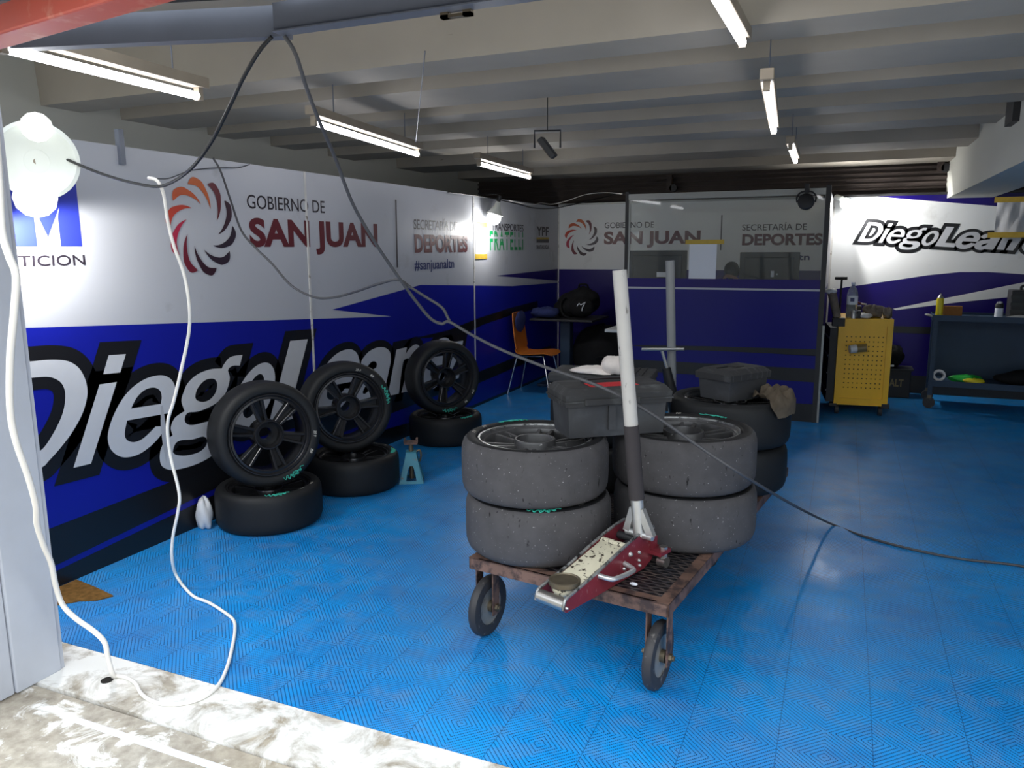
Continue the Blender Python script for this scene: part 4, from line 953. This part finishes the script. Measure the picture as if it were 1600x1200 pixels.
MB().tube([(-.12, -.12, .24), (-.16, -.18, .17), (-.13, -.19, .05), (-.06, -.18, .01)], .014, 8).build('strap', 'black_fabric', t, 60)
e0 = V((.10, -.205, .145)); MB().tube([e0+V((-.05, 0, .0)), e0+V((-.025, 0, .035)), e0+V((-.005, 0, .015)), e0+V((.05, 0, .05)), e0+V((.015, 0, -.015)), e0+V((.01, 0, -.055))], .005, 6, 2).build('emblem', 'paper', t, 40, 'white emblem')
mb = MB().blob((-3.17, 8.42, .865), (.15, .12, .06), 41, .2, zmin=.802).blob((-3.25, 8.36, .87), (.09, .06, .05), 43, .2, zmin=.802)
tag(mb.build('cloth', 'blue_fabric', smooth=80), 'navy blue garment heaped on the corner table beside the backpack', 'clothing')
tag(MB().blob((-3.30, 7.94, .80), (.018, .15, .105), 44, .15).build('towel', 'blue_fabric', smooth=80), 'navy blue cloth hanging on the back of the orange chair', 'cloth')
bgm = thing('duffel_bag', 'large black duffel bag on the floor under the corner table', 'bag', (-2.50, 8.80, 0))
MB().blob((-.1, 0, .34), (.36, .30, .36), 51, .07, zmin=.0).build('body', 'black_fabric', bgm, 80)
MB().tube([(-.15, -.25, .30), (-.05, -.31, .36), (.06, -.31, .36), (.15, -.26, .30)], .012).build('strap', 'black_fabric', bgm, 60)
bgm = thing('suitcase', 'black upright suitcase against the blue back wall behind the corner table', 'suitcase', (-2.2, 9.3, 0))
MB().box((-.30, -.12, .03), (.20, .12, .72), bev=.03).build('body', 'black_plastic', bgm, 40)
MB().tube([(-.06, -.02, .64), (-.06, -.02, .70), (.06, -.02, .70), (.06, -.02, .64)], .008, 6, 0).build('handle', 'black_plastic', bgm)

# ------------------------------------------------------------------ inside the office
t = thing('desk', 'white desk inside the glazed office, its corner sticking out at the left', 'desk', (-1.24, 7.98, 0))
MB().box((-.98, -.40, .755), (1.03, .40, .785), bev=.004).build('desktop', 'desk_white', t)
for x in (-.80, .95):
    for y in (-.35, .35): MB().box((x-.02, y-.02, 0), (x+.02, y+.02, .755)).build('leg', 'dark_steel', t)
def monitor(x, y, lab, w, z0, z1, tilt, sticker):
    t = thing('monitor', lab, 'monitor', (x, y, .785), radians(tilt), 'monitors on the office desk')
    z0 -= .785; z1 -= .785
    MB().box((-w/2, 0, z0), (w/2, .03, z1), bev=.006).box((-w/2+.05, -.022, z0+.05), (w/2-.05, .0, z1-.05), bev=.008).build('casing', 'monitor', t)
    MB().box((-.03, -.03, .012), (.03, -.005, z0+.12)).box((-.13, -.10, 0), (.13, .10, .013)).build('stand', 'monitor', t)
    for sx in sticker: MB().box((sx[0], -.0235, sx[2]), (sx[1], -.0215, sx[3])).build('label_plate', 'paper', t)
monitor(-1.79, 8.0, 'dark monitor seen from behind through the left half of the office window', .60, 1.12, 1.575, 3, [(.0, .14, .52, .57)])
monitor(-.685, 8.0, 'dark monitor seen from behind through the right half of the office window', .56, 1.12, 1.555, 2, [(.02, .05, .53, .59), (.07, .085, .55, .565)])
t = thing('notice', 'white sheet with yellow tape along its top on the office glass', 'paper', (-1.225, YP+.007, 1.33))
MB().box((-.15, 0, -.02), (.105, .0012, .32)).build('sheet', 'paper', t); MB().box((-.19, -.0013, .305), (.17, 0, .345)).build('tape', 'mustard', t)
t = thing('cap', 'dark cap with tan brim behind the office glass beside the taped sheet', 'cap', (-1.02, 7.85, 1.30))
MB().blob((0, 0, .08), (.075, .09, .085), 61, .05).build('crown', 'monitor', t, 80)
MB().tube([(-.06, -.07, .0), (-.03, -.09, .03), (.05, -.09, .01), (.08, -.08, -.05)], .016).build('brim', 'skin_brown', t, 60)
MB().cyl((0, 0, -.515), (0, 0, .02), .03).build('stand_post', 'monitor', t, 40)

# ------------------------------------------------------------------ yellow cabinet and what lies on it
YC = V((-.02, 7.955, 0)); YA = radians(6); t = thing('tool_cabinet', 'yellow steel tool cabinet on castors with perforated side panel', 'cabinet', YC, YA)
cw, cd, ch0, ch = .475, .62, .10, .93
MB().box((0, .012, ch0), (cw, cd, ch-.012)).build('body', 'yellow_paint', t)
fr = MB(); fw_ = .05
fr.box((0, -.006, ch0), (fw_, .012, ch)).box((cw-fw_, -.006, ch0), (cw, .012, ch)).box((fw_, -.006, ch-fw_*1.2), (cw-fw_, .012, ch)).box((fw_, -.006, ch0), (cw-fw_, .012, ch0+fw_*1.3)).build('frame', 'yellow_paint', t)
pm = MB(); pm.box((fw_, .006, ch0+.05), (cw-fw_, .0115, ch-.05)); pm.slot(1)
for i in range(9):
    for j in range(12):
        x = .08+i*.0395; z = .27+j*.0445; pm.box((x-.005, .0055, z-.005), (x+.005, .0062, z+.005))
pm.build('perforated_panel', ['yellow_paint', 'hole'], t)
MB().box((-.07, .02, ch0+.02), (-.001, cd-.02, ch-.09)).build('drawer_front', 'black_plastic', t, label='black drawer side')
for k in range(4): MB().box((-.078, .05, .22+k*.17), (-.07, cd-.05, .235+k*.17)).build('drawer_handle', 'dark_steel', t)
MB().box((-.06, -.01, ch-.075), (.055, .05, ch+.006), bev=.006).build('bumper', 'black_plastic', t); MB().box((cw-.05, -.012, ch0-.02), (cw+.02, .05, ch0+.025), bev=.006).build('bumper', 'black_plastic', t)
MB().box((-.04, -.01, ch0-.02), (.03, .05, ch0+.01), bev=.006).build('bumper', 'black_plastic', t)
for x in (.035, cw-.055):
    for y in (.04, cd-.06):
        MB().cyl((x-.016, y, .045), (x+.016, y, .045), .045, n=24).cyl((x, y, .05), (x, y, ch0+.005), .014, n=8).build('caster', 'caster_rubber', t, 40)
MB().box((0, -.004, ch), (cw, cd, ch+.004)).build('top_tray', 'yellow_paint', t)
YM = M.Translation(YC) @ M.Rotation(YA, 4, 'Z')
def on(x, y, z=0): return YM @ V((x, y, ch+.0045+z))
p = on(.115, .10); t = thing('water_bottle', 'clear plastic water bottle with pale blue label on the yellow cabinet', 'bottle', p)
MB().lathe([(.045, 0), (.049, .01), (.049, .12), (.045, .125), (.049, .13), (.049, .215), (.047, .235), (.036, .27), (.018, .295), (.015, .30), (.015, .318)], 28).build('body', 'bottle', t, 40)
MB().lathe([(.0495, .125), (.0495, .205)], 28).build('label_band', 'paper', t, 40)
MB().box((-.018, -.0508, .155), (.018, -.0495, .19)).build('label_print', 'navy', t)
MB().lathe([(.0175, .314), (.0175, .335), (0, .336)], 20).build('cap', 'paper', t, 40)
p = on(.03, .30); t = thing('hammer', 'dark hammer standing head up behind the water bottle', 'hammer', p)
MB().cyl((0, 0, 0), (0, 0, .36), .011, .009).build('handle', 'black_rubber', t, 40)
MB().cyl((-.055, 0, .365), (.05, 0, .365), .015).box((-.065, -.012, .352), (-.05, .012, .378)).build('head', 'black_plastic', t, 40)
p = on(-.045, .05); t = thing('paper_roll', 'grey cloth roll leaning on the office corner beside the yellow cabinet', 'roll', (p.x-.02, p.y, p.z+.0))
MB().cyl((.05, 0, .002), (-.01, .02, .235), .036, .040).build('roll', 'glove', t, 40); MB().blob((-.02, .02, .25), (.05, .05, .028), 71, .2).build('loose_end', 'plastic_film', t, 80)
p = on(.125, -.0+.02); t = thing('can', 'small silver can in front of the water bottle on the yellow cabinet', 'can', p)
MB().lathe([(.026, 0), (.026, .06), (.022, .066), (.010, .068), (.010, .075), (0, .075)], 20).build('body', 'alu', t, 40)
MB().box((.034, -.01, 0), (.065, .03, .075), bev=.004).build('holder', 'black_plastic', t)
p = on(.215, .05); tag(MB().blob((p.x, p.y, p.z+.018), (.075, .05, .03), 72, .2, zmin=p.z+.001).build('rag', 'plastic_film', smooth=80), 'white rag at the front edge of the yellow cabinet top', 'rag')
p = on(.31, .18); tag(MB().blob((p.x, p.y, p.z+.05), (.085, .085, .065), 73, .3, 28, 16, zmin=p.z+.001).build('rag', 'glove', smooth=70), 'heap of greasy brown rags on the yellow cabinet top', 'rag')
p = on(.43, .10); tag(MB().blob((p.x, p.y, p.z+.045), (.045, .06, .05), 74, .3, zmin=p.z+.001).build('work_glove', 'glove', smooth=70), 'grey work glove at the right end of the yellow cabinet top', 'glove')
p = on(.165, .30); t = thing('pliers', 'pliers with dark red grips lying behind the water bottle', 'pliers', p)
MB().box((-.04, -.05, 0), (.06, .05, .10), bev=.006).build('holder', 'black_plastic', t); MB().tube([(-.03, -.06, .13), (.02, -.065, .135), (.05, -.07, .125)], .011).build('grip', 'maroon', t, 40); MB().tube([(.05, -.07, .125), (.10, -.075, .118)], .008).build('jaw', 'alu', t, 40)
jm = YM @ M.Translation((.165, -.055, .655)); t = thing('jar', 'olive jar with white lid stuck sideways on the yellow perforated panel', 'jar', mx=jm)
MB().cyl((.0, 0, 0), (.085, .0, .012), .038, .040).build('body', 'olive', t, 40); MB().cyl((-.062, -.012, -.008), (-.004, 0, 0), .040).build('lid', 'desk_white', t, 40)
# black machine case behind it
t = thing('machine_case', 'black machine case with dim yellow letters behind the yellow cabinet', 'case', (.58, 9.2, 0))
MB().box((-.18, -.10, 0), (.14, .16, .30), bev=.008).build('body', 'black_plastic', t)
MB().box((-.18, -.12, .30), (.16, .17, .315)).build('tray', 'monitor', t)
MB().add([(p[0], -.101, p[1]) for p in [(-.06+v[0]*.075, .125+v[1]*.11) for v in text_geo('ALT', .03)[0]]], text_geo('ALT', .03)[1]).build('lettering', 'olive', t)
t = thing('machine_bag', 'small black bag piled on the machine case by the yellow cabinet', 'bag', (.55, 9.2, .315))
MB().blob((-.02, 0, .11), (.12, .10, .115), 81, .2, zmin=.002).build('body', 'black_fabric', t, 70); MB().box((-.05, -.10, .02), (.0, -.09, .04)).build('buckle', 'alu', t)

# ------------------------------------------------------------------ dark blue service cart
SCX = V((.83, 8.62, 0)); t = thing('service_cart', 'dark blue two-tier steel service cart against the back wall', 'cart', SCX, radians(-3))
sw, sd = 1.5, .48
MB().box((0, 0, .90), (sw, sd, .912)).box((0, -.004, .88), (sw, .0, .935)).box((0, sd, .88), (sw, sd+.004, .935)).box((-.004, 0, .88), (0, sd, .935)).box((sw, 0, .88), (sw+.004, sd, .935)).build('top_shelf', 'cart_blue', t)
MB().box((0.03, 0, .25), (sw, sd, .262)).box((.03, -.004, .225), (sw, 0, .285)).box((.03, sd, .225), (sw, sd+.004, .285)).build('lower_shelf', 'cart_blue', t)
MB().box((.02, sd-.006, .285), (sw-.02, sd-.002, .88)).build('back_panel', 'cart_blue', t)
for x in (.01, sw-.05):
    for y in (.0, sd-.04):
        MB().box((x, y, .13), (x+.04, y+.04, .88)).build('leg', 'cart_blue', t)
        c = MB().cyl((x+.02, y+.005, .055), (x+.02, y+.035, .055), .055, n=24).build('caster', 'caster_rubber', t, 40); c.rotation_euler = (0, 0, 0)
        MB().box((x+.0, y-.005, .10), (x+.04, y+.045, .132)).build('caster_plate', 'dull_steel', t)
MB().tube([(0, .05, .915), (-.05, .06, .93), (-.062, .10, .93), (-.05, .15, .93), (0, .16, .915)], .009, 8, 4).build('push_handle', 'alu', t, 40)
SM = M.Translation(SCX) @ M.Rotation(radians(-3), 4, 'Z')
def sc2(x, y, z): return SM @ V((x, y, z))
p = sc2(.055, .10, .913); t = thing('spray_can', 'yellow aerosol can at the left end of the dark blue cart', 'can', p)
MB().lathe([(.033, 0), (.033, .17), (.028, .185)], 24).build('body', 'yellow_plastic', t, 40); MB().lathe([(.0285, .185), (.022, .20), (.009, .215), (.009, .228), (0, .228)], 20).build('nozzle', 'alu', t, 40)
p = sc2(.17, .14, .913); t = thing('cardboard_box', 'small brown cardboard box beside the yellow aerosol can', 'box', p)
MB().box((-.08, -.05, 0), (.08, .05, .105)).box((-.081, -.004, .104), (.081, .004, .1065)).build('carton', 'cardboard', t)
p = sc2(.56, .10, .913); t = thing('spray_can', 'white and grey aerosol can in the middle of the dark blue cart', 'can', p)
MB().lathe([(.036, 0), (.036, .10)], 24).build('label_band', 'paper', t, 40); MB().lathe([(.0365, .10), (.0365, .13), (.03, .145)], 24).build('body', 'monitor', t, 40); MB().lathe([(.024, .145), (.024, .16), (0, .165)], 20).build('cap', 'alu', t, 40)
p = sc2(.36, .10, .913); tag(MB().blob((p.x, p.y, p.z+.008), (.06, .04, .012), 90, .2, zmin=p.z+.001).build('rag', 'slate', smooth=80), 'thin grey cloth on the dark blue cart between the two cans', 'rag')
p = sc2(.74, .08, .913); tag(MB().blob((p.x, p.y, p.z+.015), (.11, .06, .022), 91, .25, zmin=p.z+.001).build('rag', 'plastic_film', smooth=80), 'white crumpled cloth on the dark blue cart before the black crate', 'rag')
p = sc2(.80, .24, .913); t = thing('tool_crate', 'black ribbed tool crate at the right of the dark blue cart', 'crate', p)
MB().box((-.15, -.10, 0), (.25, .12, .27), bev=.008).build('body', 'black_plastic', t)
for k in range(3): MB().box((-.155, -.108, .05+k*.07), (.255, -.099, .085+k*.07)).build('drawer', 'monitor', t)
MB().tube([(-.06, 0, .27), (-.05, 0, .31), (.07, 0, .31), (.08, 0, .27)], .012, 8, 3).build('carry_handle', 'black_plastic', t, 40)
p = sc2(.10, .06, .268); t = thing('tape_roll', 'clear adhesive tape roll on the lower shelf of the dark blue cart', 'tape', p)
MB().lathe([(.036, -.028), (.058, -.028), (.058, .028), (.036, .028)], 28, M.Translation((0, 0, .058)) @ M.Rotation(radians(70), 4, 'X'), True).build('roll', 'plastic_film', t, 40)
p = sc2(.37, .10, .263); t = thing('snack_bag', 'crumpled bright green and yellow bag on the lower cart shelf', 'bag', p)
MB().blob((-.02, 0, .04), (.16, .06, .04), 95, .2, zmin=.002).build('wrapper', 'green_plastic', t, 70); MB().blob((.03, -.05, .03), (.09, .04, .03), 96, .25, zmin=.002).build('yellow_side', 'yellow_plastic', t, 70)
p = sc2(.95, .18, .263); tag(MB().blob((p.x, p.y, p.z+.07), (.32, .14, .08), 97, .2, 28, 14, zmin=p.z+.001).build('tarp', 'black_fabric', smooth=70), 'dark crumpled cover on the lower shelf of the blue cart', 'cover')
# cloth taped up high on the back wall at the right edge
q0 = atY(1562, 312, YB-.01); t = thing('plastic_sheet', 'wrinkled pale plastic sheet held by yellow tapes high on the back wall', 'plastic sheet', (q0.x, YB-.012, q0.z))
vs = []; fs = []; nx, nz = 26, 10
for j in range(nz+1):
    for i in range(nx+1):
        x = -.02+.80*i/nx; z = -.35*j/nz; vs.append((x, -.012-.008*sin(x*58+j*.5)*(.4+.6*sin(pi*j/nz))-.006*sin(x*23+1-j*.3), z))
for j in range(nz):
    for i in range(nx): a = j*(nx+1)+i; fs.append((a, a+1, a+nx+2, a+nx+1))
MB().add(vs, fs).build('sheet', 'plastic_film', t, 60)
MB().box((-.05, -.030, -.03), (.80, -.026, .025)).build('tape', 'mustard', t); MB().box((-.08, -.030, -.385), (.80, -.026, -.33)).build('tape', 'mustard', t)

# ------------------------------------------------------------------ cables
def cable(name, label, pts, r, mat, cat='cable', smooth=6): return tag(MB().tube(pts, r, 8, smooth).build(name, mat, smooth=60), label, cat)
K0 = (-1.67, 2.025, 2.247)
cable('power_cable', 'black cable drooping from the overhead door to the reflector lamp', [K0, atY(405, 80, 2.03), atY(380, 122, 2.07), atY(358, 168, 2.13), atY(330, 222, 2.2), atY(300, 262, 2.3), atY(270, 284, 2.4), atY(243, 291.5, 2.44), atY(200, 284, 2.45), atY(160, 272, 2.46), atY(125, 258, 2.45), atX(100, 247, -3.22)], .0065, 'black_rubber')
J0 = atY(699, 503, 3.0)
cable('power_cable', 'long dark cable from the overhead door across the toolbox to the floor', [(-1.625, 2.03, 2.247), atY(462, 85, 2.06), atY(480, 140, 2.15), atY(500, 192, 2.25), atY(525, 250, 2.4), atY(552, 320, 2.55), atY(590, 385, 2.7), atY(625, 436, 2.82), atY(648, 468, 2.9), atY(672, 497, 2.97), atY(690, 506, 3.0), atY(702, 503, 3.0),
      atY(735, 522, 2.98), atY(780, 545, 2.95), atY(850, 573, 2.90), atY(930, 601, 2.84), atY(990, 630, 2.86), atY(1040, 661, 2.90), atY(1100, 703, 2.94), atY(1165, 745, 3.0), atY(1225, 781, 3.55), atY(1260, 800, 4.1), atZ(1300, 819, .012), atZ(1350, 838, .008), atZ(1420, 857, .008), atZ(1500, 873, .008), atZ(1610, 887, .008), V((1.35, 4.22, .008)), V((2.1, 4.15, .008)), V((3.0, 4.3, .008))], .0068, 'grey_rubber')
cable('power_cable', 'grey cable looping from the top of the left wall to the long cable', [atX(333, 247, -3.36), atX(345, 268, -3.34), atX(360, 312, -3.25), atX(377, 360, -3.1), atX(400, 388, -3.0), atX(425, 412, -2.9), atX(455, 446, -2.75), atX(490, 464, -2.6), atX(520, 465, -2.5), atX(555, 456, -2.35), atY(590, 444, 2.95), atY(622, 437, 2.86), atY(640, 448, 2.9), atY(665, 464, 2.95), atY(690, 480, 2.98), atY(699, 495, 3.0), atY(703, 503, 3.005)], .0062, 'grey_rubber')
cable('white_cable', 'thin white cable hanging from the black cable down to the floor', [atY(232, 278, 2.45), atY(246, 283, 2.45), atY(256, 305, 2.46), atY(262, 345, 2.47), atY(272, 385, 2.48), atY(288, 430, 2.5), atY(296, 480, 2.5), atY(295, 520, 2.52), atY(284, 575, 2.52), atY(272, 625, 2.53), atY(262, 662, 2.53), atY(266, 710, 2.54), atY(280, 770, 2.54), atY(278, 800, 2.54), atY(270, 840, 2.54), atY(269, 875, 2.55), atZ(277, 902, .03), atZ(300, 930, .01), atZ(325, 941, .009), atZ(345, 953, .009), atZ(364, 968, .009), atZ(367, 985, .009), atZ(362, 1015, .009), atZ(354, 1045, .009), atZ(340, 1072, .010), atZ(315, 1091, .010), atZ(280, 1100, .010), atZ(245, 1098, .010), atZ(222, 1085, .010), atZ(211, 1067, .010), atZ(195, 1058, .010), atZ(181, 1056, .008)], .0072, 'white_cable')
cable('white_cable', 'thick white cable hanging in front of the door post into the kerb hole', [atY(-12, 150, 1.30), atY(-2, 280, 1.32), atY(3, 360, 1.33), atY(14, 400, 1.34), atY(25, 432, 1.35), atY(22, 490, 1.36), atY(16, 560, 1.38), atY(16, 640, 1.42), atY(25, 690, 1.45), atY(44, 745, 1.5), atY(56, 790, 1.55), atY(58, 820, 1.6), atY(68, 852, 1.65), atY(80, 880, 1.7), atY(87, 915, 1.74), atY(98, 945, 1.77), atY(118, 966, 1.79), atY(145, 985, 1.81), atY(163, 1003, 1.825), atY(168, 1025, 1.835), atY(174, 1048, 1.845), atZ(178, 1057, .006)], .0098, 'white_cable')
cable('thin_wire', 'thin pale wire sagging along the top of the left wall', [atX(232, 277, -3.30), atX(262, 279, -3.33), atX(300, 266, -3.36), atX(345, 262, -3.37), atX(372, 262, -3.38), atX(390, 257, -3.38)], .003, 'grey_rubber')
cable('black_cord', 'black cord sagging along the wall top into the back corner', [atX(700, 300, -3.36), atX(740, 305, -3.33), atX(775, 311, -3.30), atX(810, 319, -3.28), atX(835, 325, -3.28), atY(862, 325.5, 9.1), atY(885, 322, 9.2), atY(920, 314, 9.3), atY(960, 304, 9.35), atY(972, 302, 7.7)], .006, 'black_rubber')
cable('white_cable', 'white cord looping over the corner of the panels to the office', [atX(795, 313, -3.28), atX(830, 320, -3.25), atY(845, 317, 9.2), atY(862, 319, 9.2), atY(885, 314, 9.25), atY(915, 304, 9.2), atY(945, 301, 8.8), atY(972, 303, 7.6)], .005, 'white_cable')
cable('chain', 'thin hanging wire of the middle tube light', [atZ(664, 80, 2.49), atZ(652, 200, 2.34), atZ(648, 238, 2.31)], .003, 'dark_steel')
